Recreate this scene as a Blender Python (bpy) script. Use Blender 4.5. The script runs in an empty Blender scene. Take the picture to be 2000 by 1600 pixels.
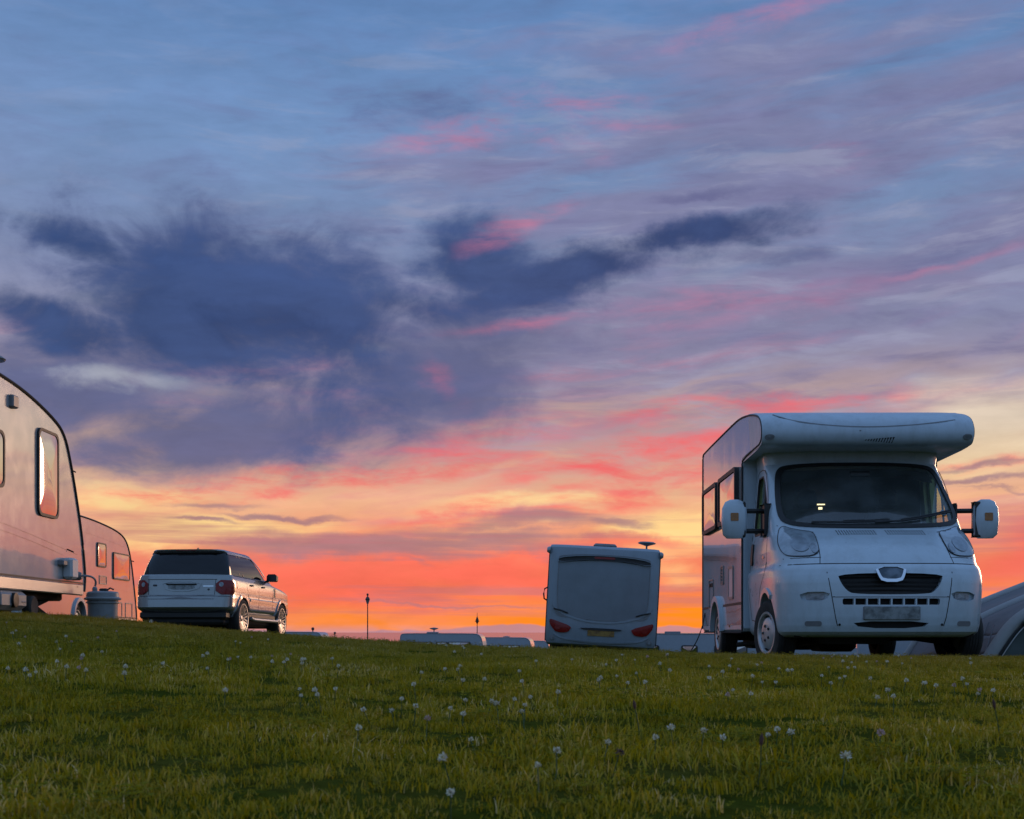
import bpy, bmesh, math, random
import numpy as np
from mathutils import Vector, Matrix

random.seed(7)
rng = np.random.default_rng(11)
PI = math.pi
S = bpy.context.scene
COL = S.collection

# ------------------------------------------------------------------ camera
cam_d = bpy.data.cameras.new('camera')
cam_d.sensor_width = 36.0
cam_d.lens = 46.8
cam_d.shift_y = 0.2175
cam_d.clip_start = 0.05
cam_d.clip_end = 60000
cam_d.dof.use_dof = True
cam_d.dof.focus_distance = 13.0
cam_d.dof.aperture_fstop = 14.0
cam = bpy.data.objects.new('camera', cam_d)
COL.objects.link(cam)
cam.location = (0, 0, 0.30)
cam.rotation_euler = (PI / 2, 0, 0)
S.camera = cam
S.view_settings.view_transform = 'Standard'
S.view_settings.look = 'None'
S.view_settings.gamma = 1.0
S.view_settings.use_curve_mapping = False
S.view_settings.exposure = 0.0
S.render.engine = 'CYCLES'
S.cycles.max_bounces = 7
S.cycles.transparent_max_bounces = 10
S.cycles.use_denoising = True
S.cycles.denoising_prefilter = 'ACCURATE'

# ------------------------------------------------------------------ node helper
def lin(c):
    return tuple(((v / 255) / 12.92 if v / 255 <= 0.04045 else ((v / 255 + 0.055) / 1.055) ** 2.4) for v in c[:3])

class NT:
    def __init__(s, tree):
        s.t = tree
        s.n = tree.nodes
        s.l = tree.links
    def put(s, sock, v):
        if isinstance(v, bpy.types.NodeSocket):
            s.l.new(v, sock)
        else:
            sock.default_value = v
    def math(s, op, a, b=None, c=None, clamp=False):
        n = s.n.new('ShaderNodeMath'); n.operation = op; n.use_clamp = clamp
        s.put(n.inputs[0], a)
        if b is not None: s.put(n.inputs[1], b)
        if c is not None: s.put(n.inputs[2], c)
        return n.outputs[0]
    def vec(s, op, a, b=None, c=None):
        n = s.n.new('ShaderNodeVectorMath'); n.operation = op
        s.put(n.inputs[0], a)
        if b is not None:
            if op == 'SCALE': s.put(n.inputs[3], b)
            else: s.put(n.inputs[1], b)
        if c is not None: s.put(n.inputs[2], c)
        return n.outputs['Value'] if op in ('LENGTH', 'DOT_PRODUCT') else n.outputs[0]
    def comb(s, x, y, z=0.0):
        n = s.n.new('ShaderNodeCombineXYZ')
        for i, v in enumerate((x, y, z)): s.put(n.inputs[i], v)
        return n.outputs[0]
    def sep(s, v):
        n = s.n.new('ShaderNodeSeparateXYZ'); s.put(n.inputs[0], v)
        return n.outputs
    def noise(s, v, scale, detail=5, rough=0.55, dist=0.0, col=False, lac=2.0):
        n = s.n.new('ShaderNodeTexNoise')
        if v is not None: s.put(n.inputs['Vector'], v)
        n.inputs['Scale'].default_value = scale; n.inputs['Detail'].default_value = detail
        n.inputs['Roughness'].default_value = rough; n.inputs['Distortion'].default_value = dist
        n.inputs['Lacunarity'].default_value = lac
        return n.outputs['Color'] if col else n.outputs['Fac']
    def maprange(s, v, a, b, c=0.0, d=1.0, smooth=True):
        n = s.n.new('ShaderNodeMapRange')
        n.interpolation_type = 'SMOOTHSTEP' if smooth else 'LINEAR'
        s.put(n.inputs[0], v)
        for i, q in enumerate((a, b, c, d)): n.inputs[i + 1].default_value = q
        return n.outputs[0]
    def ramp(s, v, stops, mode='LINEAR'):
        n = s.n.new('ShaderNodeValToRGB'); s.put(n.inputs[0], v)
        cr = n.color_ramp; cr.interpolation = mode
        while len(cr.elements) < len(stops): cr.elements.new(0.5)
        for e, (p, c) in zip(cr.elements, stops):
            e.position = p; e.color = (*c, 1)
        return n.outputs[0]
    def mix(s, f, a, b, mode='MIX'):
        n = s.n.new('ShaderNodeMix'); n.data_type = 'RGBA'; n.blend_type = mode
        s.put(n.inputs[0], f)
        for i, q in ((6, a), (7, b)):
            s.put(n.inputs[i], (*q, 1) if isinstance(q, tuple) and len(q) == 3 else q)
        return n.outputs[2]
    def mapping(s, v, loc, rot, scl):
        n = s.n.new('ShaderNodeMapping'); n.vector_type = 'TEXTURE'; s.put(n.inputs[0], v)
        n.inputs['Location'].default_value = loc; n.inputs['Rotation'].default_value = rot; n.inputs['Scale'].default_value = scl
        return n.outputs[0]

# ------------------------------------------------------------------ sky
SUN_AZ, SUN_EL = 7.0, 1.2           # degrees, azimuth from +Y towards +X
W = bpy.data.worlds.new('World'); S.world = W; W.use_nodes = True
W.node_tree.nodes.clear()
q = NT(W.node_tree)
tc = q.n.new('ShaderNodeTexCoord')
D = q.vec('NORMALIZE', tc.outputs['Generated'])
dx, dy, dz = q.sep(D)
az = q.math('MULTIPLY', q.math('ARCTAN2', dx, dy), 57.29578)
el = q.math('MULTIPLY', q.math('ARCSINE', dz), 57.29578)
P = q.comb(az, el, 0.0)
D3 = q.vec('MULTIPLY', D, (1.0, 1.0, 3.4))
w1 = q.vec('SUBTRACT', q.noise(D3, 5.0, 3, 0.5, col=True), (0.5, 0.5, 0.5))
w2 = q.vec('SUBTRACT', q.noise(q.vec('MULTIPLY', D, (1.0, 1.0, 1.8)), 17.0, 6, 0.62, col=True), (0.5, 0.5, 0.5))
PW = q.vec('ADD', P, q.vec('MULTIPLY', w1, (7.0, 2.6, 0)))
PW = q.vec('ADD', PW, q.vec('MULTIPLY', w2, (2.6, 1.3, 0)))
# streaky cirrus noise: strongly drawn out sideways, rising to the right
ST = q.vec('MULTIPLY', D, (1.0, 1.0, 1.0))
sx = q.math('MULTIPLY', az, 0.045)
sy = q.math('ADD', q.math('MULTIPLY', el, 0.30), q.math('MULTIPLY', az, -0.030))
wz = q.sep(w1)
sy = q.math('ADD', sy, q.math('MULTIPLY', wz[0], 0.7))
streak = q.noise(q.comb(sx, sy, 3.1), 2.0, 7, 0.58, 0.25)
streak2 = q.noise(q.comb(q.math('MULTIPLY', az, 0.075), q.math('MULTIPLY_ADD', el, 0.42, q.math('MULTIPLY', wz[1], 0.9)), 7.3), 2.2, 8, 0.60, 0.3)
flat = q.noise(q.comb(q.math('MULTIPLY', az, 0.05), q.math('MULTIPLY', el, 0.95), 9.7), 1.6, 5, 0.55, 0.15)
fine = q.noise(D3, 22.0, 7, 0.60, 0.3)
puff = q.noise(q.vec('MULTIPLY', D, (1.0, 1.0, 1.5)), 15.0, 8, 0.60, 0.45)
broad = q.noise(D3, 3.2, 5, 0.55, 0.2)

_pw = q.sep(PW); PWXY = (q.math('ADD', _pw[0], 0.0), q.math('ADD', _pw[1], 0.0))
def sky_xy(px, py):
    a = math.atan((px - 1000) / 2600)
    e = math.atan((1235 - py) / math.hypot(2600, px - 1000))
    return math.degrees(a), math.degrees(e)

def field(blobs, src=None):
    acc = None
    for b in blobs:
        px, py, rx, ry = b[:4]; rot = b[4] if len(b) > 4 else 0; w = b[5] if len(b) > 5 else 1.0
        a, e = sky_xy(px, py)
        c_, s_ = math.cos(math.radians(rot)), math.sin(math.radians(rot)); ra, re = rx / 45.4, ry / 45.4
        X_, Y_ = src or PWXY
        u = q.math('MULTIPLY_ADD', X_, c_ / ra, q.math('MULTIPLY_ADD', Y_, s_ / ra, -(a * c_ + e * s_) / ra))
        u = q.math('MULTIPLY', u, u)
        v = q.math('MULTIPLY_ADD', X_, -s_ / re, q.math('MULTIPLY_ADD', Y_, c_ / re, (a * s_ - e * c_) / re))
        v = q.math('SQRT', q.math('MULTIPLY_ADD', v, v, u))
        v = q.maprange(v, 0.0, 1.6, w, 0.0)
        acc = v if acc is None else q.math('MAXIMUM', acc, v) if w > 0 else q.math('ADD', acc, v)
    return acc

def elramp(stops):
    return q.ramp(q.math('DIVIDE', q.math('MAXIMUM', el, 0.0), 90.0), [(e / 90.0, lin(c)) for e, c in stops])

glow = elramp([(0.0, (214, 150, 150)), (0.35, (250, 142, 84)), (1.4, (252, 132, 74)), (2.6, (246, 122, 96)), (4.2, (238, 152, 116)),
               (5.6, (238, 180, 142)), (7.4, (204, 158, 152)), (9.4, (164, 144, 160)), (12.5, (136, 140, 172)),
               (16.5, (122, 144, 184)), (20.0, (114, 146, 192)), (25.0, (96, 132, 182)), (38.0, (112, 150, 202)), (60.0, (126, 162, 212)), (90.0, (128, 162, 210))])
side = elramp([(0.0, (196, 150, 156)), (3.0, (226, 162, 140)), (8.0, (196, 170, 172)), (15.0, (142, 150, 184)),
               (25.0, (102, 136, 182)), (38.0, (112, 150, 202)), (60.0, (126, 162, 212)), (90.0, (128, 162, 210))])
away = elramp([(0.0, (112, 134, 160)), (6.0, (124, 154, 188)), (14.0, (128, 164, 206)), (28.0, (126, 162, 210)), (50.0, (126, 162, 212)), (90.0, (128, 162, 210))])  # high and rear sky made brighter than dusk, to light grass and vehicles
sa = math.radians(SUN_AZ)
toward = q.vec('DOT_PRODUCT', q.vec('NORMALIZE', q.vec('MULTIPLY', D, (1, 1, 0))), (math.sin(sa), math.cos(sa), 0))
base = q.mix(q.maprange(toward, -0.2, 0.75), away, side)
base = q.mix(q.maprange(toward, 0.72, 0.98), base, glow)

def layer(base, colr, mask, strength=1.0):
    return q.mix(q.math('MULTIPLY', mask, strength), base, lin(colr) if isinstance(colr, tuple) else colr)

def nz(n, amp):            # noise centred on zero
    return q.math('MULTIPLY', q.math('SUBTRACT', n, 0.5), amp)

def band(e0, e1, e2, e3):  # soft elevation window
    return q.math('MULTIPLY', q.maprange(el, e0, e1), q.maprange(el, e3, e2))
def times(*a):
    r = a[0]
    for k in a[1:]: r = q.math('MULTIPLY', r, k)
    return r

# thin lavender veil all over the upper sky, thicker to the right
veil = q.math('ADD', field([(1500, 330, 900, 330, 12), (1300, 620, 1000, 220, 5), (2100, 300, 600, 420, 0), (900, 330, 500, 160, 8, .7)]), nz(streak, 2.4))
base = layer(base, (122, 122, 158), q.maprange(veil, 0.25, 1.15), 0.85)
base = layer(base, (100, 112, 154), times(q.maprange(q.math('ADD', nz(broad, 2.4), nz(fine, .8)), 0.10, 1.0), band(-1, 1, 50, 80)), 0.40)
# feathery strokes, dark and light, over the lower half of the sky
front = q.maprange(toward, 0.1, 0.8)
base = layer(base, (206, 124, 136), times(front, q.maprange(streak, 0.50, 0.68), band(3.0, 5.0, 9.0, 15.0)), 0.55)
base = layer(base, (246, 202, 158), times(front, q.maprange(streak, 0.50, 0.34), band(3.0, 4.6, 7.5, 12.0)), 0.50)
upl = q.math('MULTIPLY', q.maprange(az, -20.0, 0.0, 0.35, 1.0), front)
base = layer(base, (104, 104, 146), times(upl, q.maprange(streak2, 0.50, 0.70), band(7.0, 11.0, 18.0, 30.0)), 0.50)
base = layer(base, (158, 162, 188), times(upl, q.maprange(streak2, 0.50, 0.32), band(6.0, 10.0, 18.0, 30.0)), 0.45)
# cream openings
cream = q.math('ADD', field([(200, 985, 300, 55, 0), (400, 1048, 360, 44, 2, 1.15), (1060, 985, 330, 26, 4), (1300, 1040, 200, 60, 10, 1.3), (1350, 1110, 110, 50, 0, 1.0),
                             (1950, 850, 320, 120, 8, 1.25), (1180, 800, 420, 40, 8, .5), (1900, 730, 300, 60, 8, .7)]), nz(streak, 1.3))
base = layer(base, q.mix(q.maprange(el, 4.5, 9.0), lin((253, 216, 146)), lin((222, 205, 184))), q.maprange(cream, 0.42, 1.15), 0.92)
# coral band low over the horizon
coral = q.math('ADD', field([(1000, 1120, 520, 56), (700, 1150, 470, 80), (2050, 1070, 260, 80, 8), (1150, 1075, 300, 26, 4), (470, 1100, 180, 30, 0, .6), (1330, 1190, 120, 60, 0, .3)]), nz(streak, 0.7))
base = layer(base, (250, 104, 92), q.maprange(coral, 0.35, 1.0), 0.85)
orange = q.math('ADD', field([(1180, 1222, 330, 30), (1330, 1190, 190, 44), (800, 1232, 400, 12, 0, .6)]), nz(flat, .5))
base = layer(base, (255, 138, 22), q.maprange(orange, 0.15, 0.95), 0.9)
# mauve mass between the dark cloud and the glow
mauve = q.math('ADD', field([(420, 850, 520, 120, 4), (860, 770, 330, 130, 18), (120, 760, 360, 140, 0), (980, 640, 330, 90, 12, .8), (430, 560, 560, 220, -10, .8), (250, 900, 420, 70, 0, .8)]), q.math('ADD', nz(puff, 1.0), nz(fine, .4)))
base = layer(base, (88, 97, 138), q.maprange(mauve, 0.22, 0.95), 0.93)
holes = q.math('ADD', field([(220, 735, 210, 34, -4), (720, 690, 100, 20, 8, .9), (215, 575, 150, 34, 8, .9), (760, 575, 100, 16, 6, .8)]), nz(puff, 2.2))
base = layer(base, (172, 176, 188), q.maprange(holes, 0.32, 1.3), 0.75)
# deep blue cores
core = q.math('ADD', field([(560, 610, 300, 150, -8, 1.15), (360, 620, 280, 120, -14, 1.15), (440, 560, 330, 125, -18), (620, 660, 270, 120, -22), (200, 485, 190, 50, -16), (60, 610, 260, 54, -14), (480, 700, 280, 80, -14, .85),
                            (960, 505, 160, 80, -10, 1.1), (1140, 545, 310, 52, 10, 1.15), (1340, 485, 300, 40, 12, 1.1), (720, 800, 240, 80, 20, .6), (800, 590, 240, 60, -4, .9), (1050, 610, 200, 26, 0, .6)]), q.math('ADD', nz(puff, 1.5), nz(fine, .3)))
base = layer(base, q.mix(q.maprange(q.math('ADD', q.math('MULTIPLY', broad, .5), q.math('MULTIPLY', puff, .5)), .40, .60), lin((34, 60, 108)), lin((56, 80, 130))), q.maprange(core, 0.20, 1.0), 0.96)
base = layer(base, (74, 78, 124), q.maprange(q.math('ADD', field([(1500, 500, 130, 26, 0), (1390, 395, 140, 14, 2), (850, 190, 260, 50, -4, .8), (1440, 290, 170, 36, 0, .7), (1800, 480, 300, 34, 10, .8), (500, 455, 110, 24, 0, .8), (730, 440, 80, 20, 0, .7)]), nz(fine, 2.0)), 0.30, 1.4), 0.62)
# lit pink edges
pink = field([(1170, 205, 200, 46, -8), (900, 245, 150, 30, 10), (1080, 262, 120, 30, -24, .8), (1040, 445, 120, 34, 16), (1060, 640, 200, 18, 6, .75),
              (1560, 12, 330, 34, 8, .8), (1830, 515, 240, 18, 9, .62), (1640, 310, 130, 40, 0, .6), (885, 760, 40, 70, -12, .45), (1420, 600, 360, 60, 6, .6),
              (560, 950, 620, 34, 7), (1050, 1000, 520, 34, 8), (1240, 905, 330, 66, 14, 1.2), (1150, 965, 300, 24, 10, 1.1), (1480, 790, 330, 24, 6), (1260, 925, 260, 30, 14, 1.0),
              (560, 972, 160, 14, 5, .9), (1900, 922, 160, 18, 4), (900, 880, 420, 50, 14, .6)])
pink = times(q.maprange(pink, 0.12, 0.9), q.maprange(q.math('ADD', nz(streak2, 1.0), nz(fine, .9)), -0.22, 0.30))
base = layer(base, q.mix(q.maprange(el, 8.0, 14.0), lin((236, 92, 98)), lin((198, 116, 144))), times(pink, q.maprange(el, 6.0, 16.0, .92, .58)), 1.0)
# slate bars low in the glow
slate = q.math('ADD', field([(980, 1036, 330, 26, 3), (1180, 1032, 90, 18, -6), (430, 998, 190, 12, 3), (560, 1018, 160, 10, 0), (420, 1035, 100, 8, 0), (900, 1066, 560, 26, 0, 1.0), (690, 1084, 360, 34, 2, 1.1),
                             (1930, 920, 170, 12, 4), (1950, 950, 160, 11, 6), (1960, 968, 110, 6, 0, .7), (820, 1108, 150, 10, 0, .7), (900, 1188, 330, 5, 0, .7), (1900, 1100, 200, 14, 0, .5)]), nz(flat, 1.5))
base = layer(base, (148, 116, 132), q.maprange(slate, 0.32, 1.05), 0.80)
bars = times(q.maprange(flat, 0.50, 0.66), q.maprange(el, 0.2, 1.2), q.maprange(el, 7.0, 3.5))
base = layer(base, (190, 114, 122), bars, 0.60)
bank = q.maprange(q.math('ADD', q.math('MULTIPLY', el, -1.0), nz(q.noise(q.comb(q.math('MULTIPLY', az, .16), 2.0, 1.0), 1.5, 4, .5), 1.3)), -0.22, -0.12)
base = layer(base, (168, 134, 154), bank, 0.8)
# fine cloud grain everywhere, so no part of the sky is an even wash
grain = q.math('ADD', nz(fine, 0.35), nz(streak, 0.45))
base = q.mix(1.0, base, q.comb(*[q.math('ADD', grain, 1.0)] * 3), 'MULTIPLY')
ns = q.n.new('ShaderNodeTexSky'); ns.sky_type = 'NISHITA'; ns.sun_disc = False
ns.sun_elevation = math.radians(SUN_EL); ns.sun_rotation = math.radians(SUN_AZ)
ns.air_density = 1.2; ns.dust_density = 1.0
bgA = q.n.new('ShaderNodeBackground'); q.put(bgA.inputs[0], ns.outputs[0]); bgA.inputs[1].default_value = 0.005
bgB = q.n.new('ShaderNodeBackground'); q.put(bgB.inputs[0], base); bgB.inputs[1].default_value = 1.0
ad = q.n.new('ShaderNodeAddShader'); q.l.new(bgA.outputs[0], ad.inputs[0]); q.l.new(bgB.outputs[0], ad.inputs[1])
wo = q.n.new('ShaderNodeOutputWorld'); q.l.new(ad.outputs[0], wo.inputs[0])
W.cycles.sampling_method = 'MANUAL'; W.cycles.sample_map_resolution = 2048

sun_d = bpy.data.lights.new('sun', 'SUN'); sun_d.energy = 0.6; sun_d.angle = math.radians(14); sun_d.color = (1.0, 0.62, 0.38)
sun = bpy.data.objects.new('sun', sun_d); COL.objects.link(sun)
sv = Vector((math.sin(math.radians(32)), math.cos(math.radians(32)), math.tan(math.radians(8))))
sun.rotation_euler = sv.to_track_quat('Z', 'Y').to_euler()

# ------------------------------------------------------------------ materials
def mat(name, color, rough=0.5, metal=0.0, coat=0.0, spec=0.5, noise_amt=0.0, noise_scale=8.0, bump=0.0, bump_scale=60.0,
        emit=None, emit_s=0.0, rough_var=0.0, color2=None, coat_rough=0.05, dirt=0.0, ior=None, wave=0.0):
    m = bpy.data.materials.new(name); m.use_nodes = True
    t = NT(m.node_tree); b = m.node_tree.nodes['Principled BSDF']
    b.inputs['Roughness'].default_value = rough; b.inputs['Metallic'].default_value = metal
    b.inputs['Specular IOR Level'].default_value = spec
    b.inputs['Coat Weight'].default_value = coat; b.inputs['Coat Roughness'].default_value = coat_rough
    if ior: b.inputs['IOR'].default_value = ior
    b.inputs['Base Color'].default_value = (*color, 1)
    co = t.n.new('ShaderNodeTexCoord').outputs['Object']
    c = None
    if noise_amt > 0 or color2:
        c2 = color2 or tuple(v * (1 - noise_amt) for v in color)
        f = t.noise(co, noise_scale, 6, 0.6)
        c = t.mix(t.maprange(f, 0.35, 0.7), color, c2)
    if dirt > 0:
        z = t.sep(co)[2]
        d = t.math('MULTIPLY', t.maprange(t.noise(t.vec('MULTIPLY', co, (1, 1, .35)), 7.0, 7, 0.7), 0.42, 0.72), dirt)
        c = t.mix(d, c if c is not None else color, (0.13, 0.115, 0.085))
    if c is not None: t.put(b.inputs['Base Color'], c)
    if rough_var > 0:
        t.put(b.inputs['Roughness'], t.maprange(t.noise(co, 5.0, 5, 0.6), 0.3, 0.7, max(0.02, rough - rough_var), rough + rough_var))
    h = None
    if bump > 0: h = t.math('MULTIPLY', t.noise(co, bump_scale, 4, 0.6), bump)
    if wave > 0:
        hv = t.math('MULTIPLY', t.noise(co, 1.6, 1, 0.4), wave)
        h = hv if h is None else t.math('ADD', h, hv)
    if h is not None:
        bn = t.n.new('ShaderNodeBump'); bn.inputs['Strength'].default_value = 1.0; bn.inputs['Distance'].default_value = 1.0
        t.put(bn.inputs['Height'], h); t.l.new(bn.outputs[0], b.inputs['Normal'])
        if coat > 0: t.l.new(bn.outputs[0], b.inputs['Coat Normal'])
    if emit:
        b.inputs['Emission Color'].default_value = (*emit, 1); b.inputs['Emission Strength'].default_value = emit_s
    return m

M = {}
M['van_white'] = mat('van_white_paint', (0.50, 0.575, 0.63), 0.32, coat=0.5, rough_var=0.06, dirt=0.16, noise_amt=0.05, noise_scale=2.0, coat_rough=0.12)
M['grp_white'] = mat('moulded_white_shell', (0.46, 0.525, 0.58), 0.38, coat=0.3, rough_var=0.08, dirt=0.22, noise_amt=0.06, noise_scale=2.0, coat_rough=0.2)
M['side_white'] = mat('glossy_white_panel', (0.48, 0.47, 0.46), 0.16, coat=1.0, rough_var=0.02, dirt=0.05, coat_rough=0.03, spec=1.0, wave=0.0035, ior=2.0)
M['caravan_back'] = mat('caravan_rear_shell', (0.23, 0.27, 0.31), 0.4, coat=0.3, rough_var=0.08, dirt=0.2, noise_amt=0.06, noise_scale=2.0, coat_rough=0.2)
M['trim_dark'] = mat('dark_rubber_trim', (0.022, 0.021, 0.022), 0.55, noise_amt=0.3)
M['trim_grey'] = mat('grey_trim', (0.20, 0.20, 0.21), 0.4, noise_amt=0.2)
M['alu'] = mat('brushed_aluminium', (0.55, 0.54, 0.53), 0.34, metal=0.7, noise_amt=0.05, noise_scale=2, rough_var=0.02)
M['black'] = mat('black_plastic', (0.016, 0.015, 0.015), 0.5, noise_amt=0.3, noise_scale=20, bump=0.0006, bump_scale=200)
M['tyre'] = mat('tyre_rubber', (0.022, 0.020, 0.019), 0.82, noise_amt=0.35, noise_scale=14, dirt=0.25, bump=0.001, bump_scale=90)
M['under'] = mat('dirty_chassis', (0.018, 0.015, 0.013), 0.85, noise_amt=0.4, noise_scale=6)
M['acrylic'] = mat('tinted_acrylic', (0.03, 0.028, 0.03), 0.05, spec=1.0, coat=1.0, coat_rough=0.02, ior=3.4, wave=0.010)
M['dark_glass'] = mat('privacy_glass', (0.008, 0.007, 0.008), 0.05, spec=0.5, coat=0.0, coat_rough=0.02, ior=1.45, noise_amt=0.2)
M['silver'] = mat('silver_car_paint', (0.28, 0.29, 0.29), 0.22, metal=0.55, coat=1.0, coat_rough=0.04, noise_amt=0.06, noise_scale=3, dirt=0.08)
M['alloy'] = mat('polished_alloy', (0.50, 0.49, 0.48), 0.36, metal=0.9, noise_amt=0.1, rough_var=0.06)
M['hubcap'] = mat('silver_wheel_trim', (0.50, 0.51, 0.52), 0.35, metal=0.4, noise_amt=0.15, rough_var=0.08, dirt=0.2)
M['red_lamp'] = mat('red_lamp_lens', (0.24, 0.006, 0.005), 0.25, spec=0.3, coat=0.25, noise_amt=0.35, noise_scale=40)
M['pale_lamp'] = mat('clear_lamp_lens', (0.28, 0.30, 0.33), 0.15, spec=0.7, coat=0.8, noise_amt=0.5, noise_scale=14, bump=0.002, bump_scale=40)
M['amber'] = mat('amber_lens', (0.34, 0.12, 0.012), 0.2, coat=0.5, noise_amt=0.3, noise_scale=40)
M['chrome'] = mat('chrome', (0.75, 0.76, 0.78), 0.12, metal=1.0, noise_amt=0.05)
M['headlamp'] = mat('headlamp_cover', (0.34, 0.39, 0.43), 0.10, spec=0.8, coat=1.0, noise_amt=0.35, noise_scale=9, wave=0.01)
M['reflector'] = mat('lamp_reflector', (0.34, 0.38, 0.42), 0.3, metal=0.4, noise_amt=0.3, noise_scale=15)
M['emblem'] = mat('dark_emblem', (0.06, 0.08, 0.10), 0.3, metal=.4, color2=(.16, .19, .22), noise_scale=9)
M['plate_white'] = mat('blurred_plate_white', (0.26, 0.28, 0.28), 0.4, color2=(0.09, 0.10, 0.10), noise_scale=13)
M['plate_yellow'] = mat('blurred_plate_yellow', (0.30, 0.17, 0.03), 0.4, color2=(0.14, 0.07, 0.02), noise_scale=12)
M['grey_tub'] = mat('grey_tub_plastic', (0.26, 0.28, 0.29), 0.42, noise_amt=0.2, noise_scale=6, dirt=0.15, bump=0.0008)
M['white_plastic'] = mat('white_plastic', (0.6, 0.61, 0.62), 0.4, noise_amt=0.12, dirt=0.15)
M['seat'] = mat('seat_fabric', (0.05, 0.05, 0.055), 0.9, noise_amt=0.4, noise_scale=30, bump=0.002)
M['dash'] = mat('dashboard_plastic', (0.035, 0.035, 0.037), 0.7, noise_amt=0.3, noise_scale=20)
M['lamp_lit'] = mat('lit_interior_lamp', (0.9, 0.8, 0.6), 0.4, emit=(1.0, 0.78, 0.45), emit_s=3.0)
M['sticker'] = mat('blue_sticker', (0.03, 0.22, 0.36), 0.4, noise_amt=0.2)
M['tent_green'] = mat('grey_green_canvas', (0.085, 0.11, 0.105), 0.8, noise_amt=0.18, noise_scale=5, bump=0.004, bump_scale=9)
M['tent_pale'] = mat('pale_grey_canvas', (0.36, 0.37, 0.37), 0.75, noise_amt=0.12, noise_scale=5, bump=0.004, bump_scale=9)
M['tent_mauve'] = mat('mid_grey_canvas', (0.15, 0.145, 0.15), 0.75, noise_amt=0.15, noise_scale=5, bump=0.004, bump_scale=9)
M['post'] = mat('painted_post', (0.06, 0.045, 0.045), 0.6, noise_amt=0.3)
M['far_white'] = mat('far_caravan_white', (0.34, 0.37, 0.43), 0.35, coat=0.6, noise_amt=0.06, dirt=0.08, wave=0.003)
M['stem'] = mat('clover_stem', (0.06, 0.10, 0.025), 0.6, noise_amt=0.3, noise_scale=50)
M['petal'] = mat('white_clover_petal', (0.85, 0.79, 0.56), 0.6, color2=(0.48, 0.38, 0.34), noise_scale=90)
M['petal_pink'] = mat('pink_clover_petal', (0.62, 0.42, 0.38), 0.6, color2=(0.46, 0.24, 0.22), noise_scale=90)
M['petal_brown'] = mat('withered_clover_petal', (0.12, 0.05, 0.035), 0.7, noise_amt=0.5, noise_scale=90)
M['sock'] = mat('black_cable', (0.012, 0.012, 0.012), 0.6, noise_amt=0.2)

def glassmat(name, tint, refl=1.5, rough=0.02, dust=0.10):
    m = bpy.data.materials.new(name); m.use_nodes = True; m.node_tree.nodes.clear()
    t = NT(m.node_tree)
    tr = t.n.new('ShaderNodeBsdfTransparent'); tr.inputs[0].default_value = (*tint, 1)
    gl = t.n.new('ShaderNodeBsdfGlossy'); gl.inputs['Roughness'].default_value = rough
    co = t.n.new('ShaderNodeTexCoord').outputs['Object']
    bn = t.n.new('ShaderNodeBump'); bn.inputs['Distance'].default_value = 1.0
    t.put(bn.inputs['Height'], t.math('MULTIPLY', t.noise(co, 2.0, 2, .5), 0.006))
    t.l.new(bn.outputs[0], gl.inputs['Normal'])
    fr = t.n.new('ShaderNodeFresnel'); fr.inputs[0].default_value = refl
    bf = t.n.new('ShaderNodeNewGeometry').outputs['Backfacing']
    mx = t.n.new('ShaderNodeMixShader'); t.put(mx.inputs[0], t.math('MULTIPLY', fr.outputs[0], t.math('SUBTRACT', 1.0, bf))); t.l.new(tr.outputs[0], mx.inputs[1]); t.l.new(gl.outputs[0], mx.inputs[2])
    df = t.n.new('ShaderNodeBsdfDiffuse'); df.inputs[0].default_value = (.30, .33, .34, 1)
    m2 = t.n.new('ShaderNodeMixShader'); t.put(m2.inputs[0], t.maprange(t.noise(co, 3.0, 5, .6), .3, .8, dust * .5, dust * 1.6)); t.l.new(mx.outputs[0], m2.inputs[1]); t.l.new(df.outputs[0], m2.inputs[2])
    o = t.n.new('ShaderNodeOutputMaterial'); t.l.new(m2.outputs[0], o.inputs[0])
    return m
M['screen'] = glassmat('windscreen_glass', (0.82, 0.86, 0.84), 1.8)
M['side_glass'] = glassmat('side_window_glass', (0.95, 1.0, 0.66), 1.45, dust=.03)

# ------------------------------------------------------------------ object helpers
def link(name, me, parent=None, loc=None, rot=None):
    o = bpy.data.objects.new(name, me); COL.objects.link(o)
    if parent is not None: o.parent = parent
    if loc is not None: o.location = loc
    if rot is not None: o.rotation_euler = rot
    return o

def tag(o, label, cat, group=None):
    o['label'] = label; o['category'] = cat
    if group: o['group'] = group
    return o

def thing(name, label, cat, loc, rot=(0, 0, 0), group=None):
    return tag(link(name, None, None, loc, rot), label, cat, group)

def mesh(name, verts, faces, material=None, smooth=30):
    me = bpy.data.meshes.new(name)
    me.from_pydata([tuple(v) for v in verts], [], faces)
    me.validate()
    bm = bmesh.new(); bm.from_mesh(me); bmesh.ops.recalc_face_normals(bm, faces=bm.faces); bm.to_mesh(me); bm.free()
    if material: me.materials.append(M[material] if isinstance(material, str) else material)
    finish(me, smooth)
    return me

def finish(me, smooth=30):
    if smooth:
        me.polygons.foreach_set('use_smooth', [True] * len(me.polygons))
        me.set_sharp_from_angle(angle=math.radians(smooth))

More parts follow.
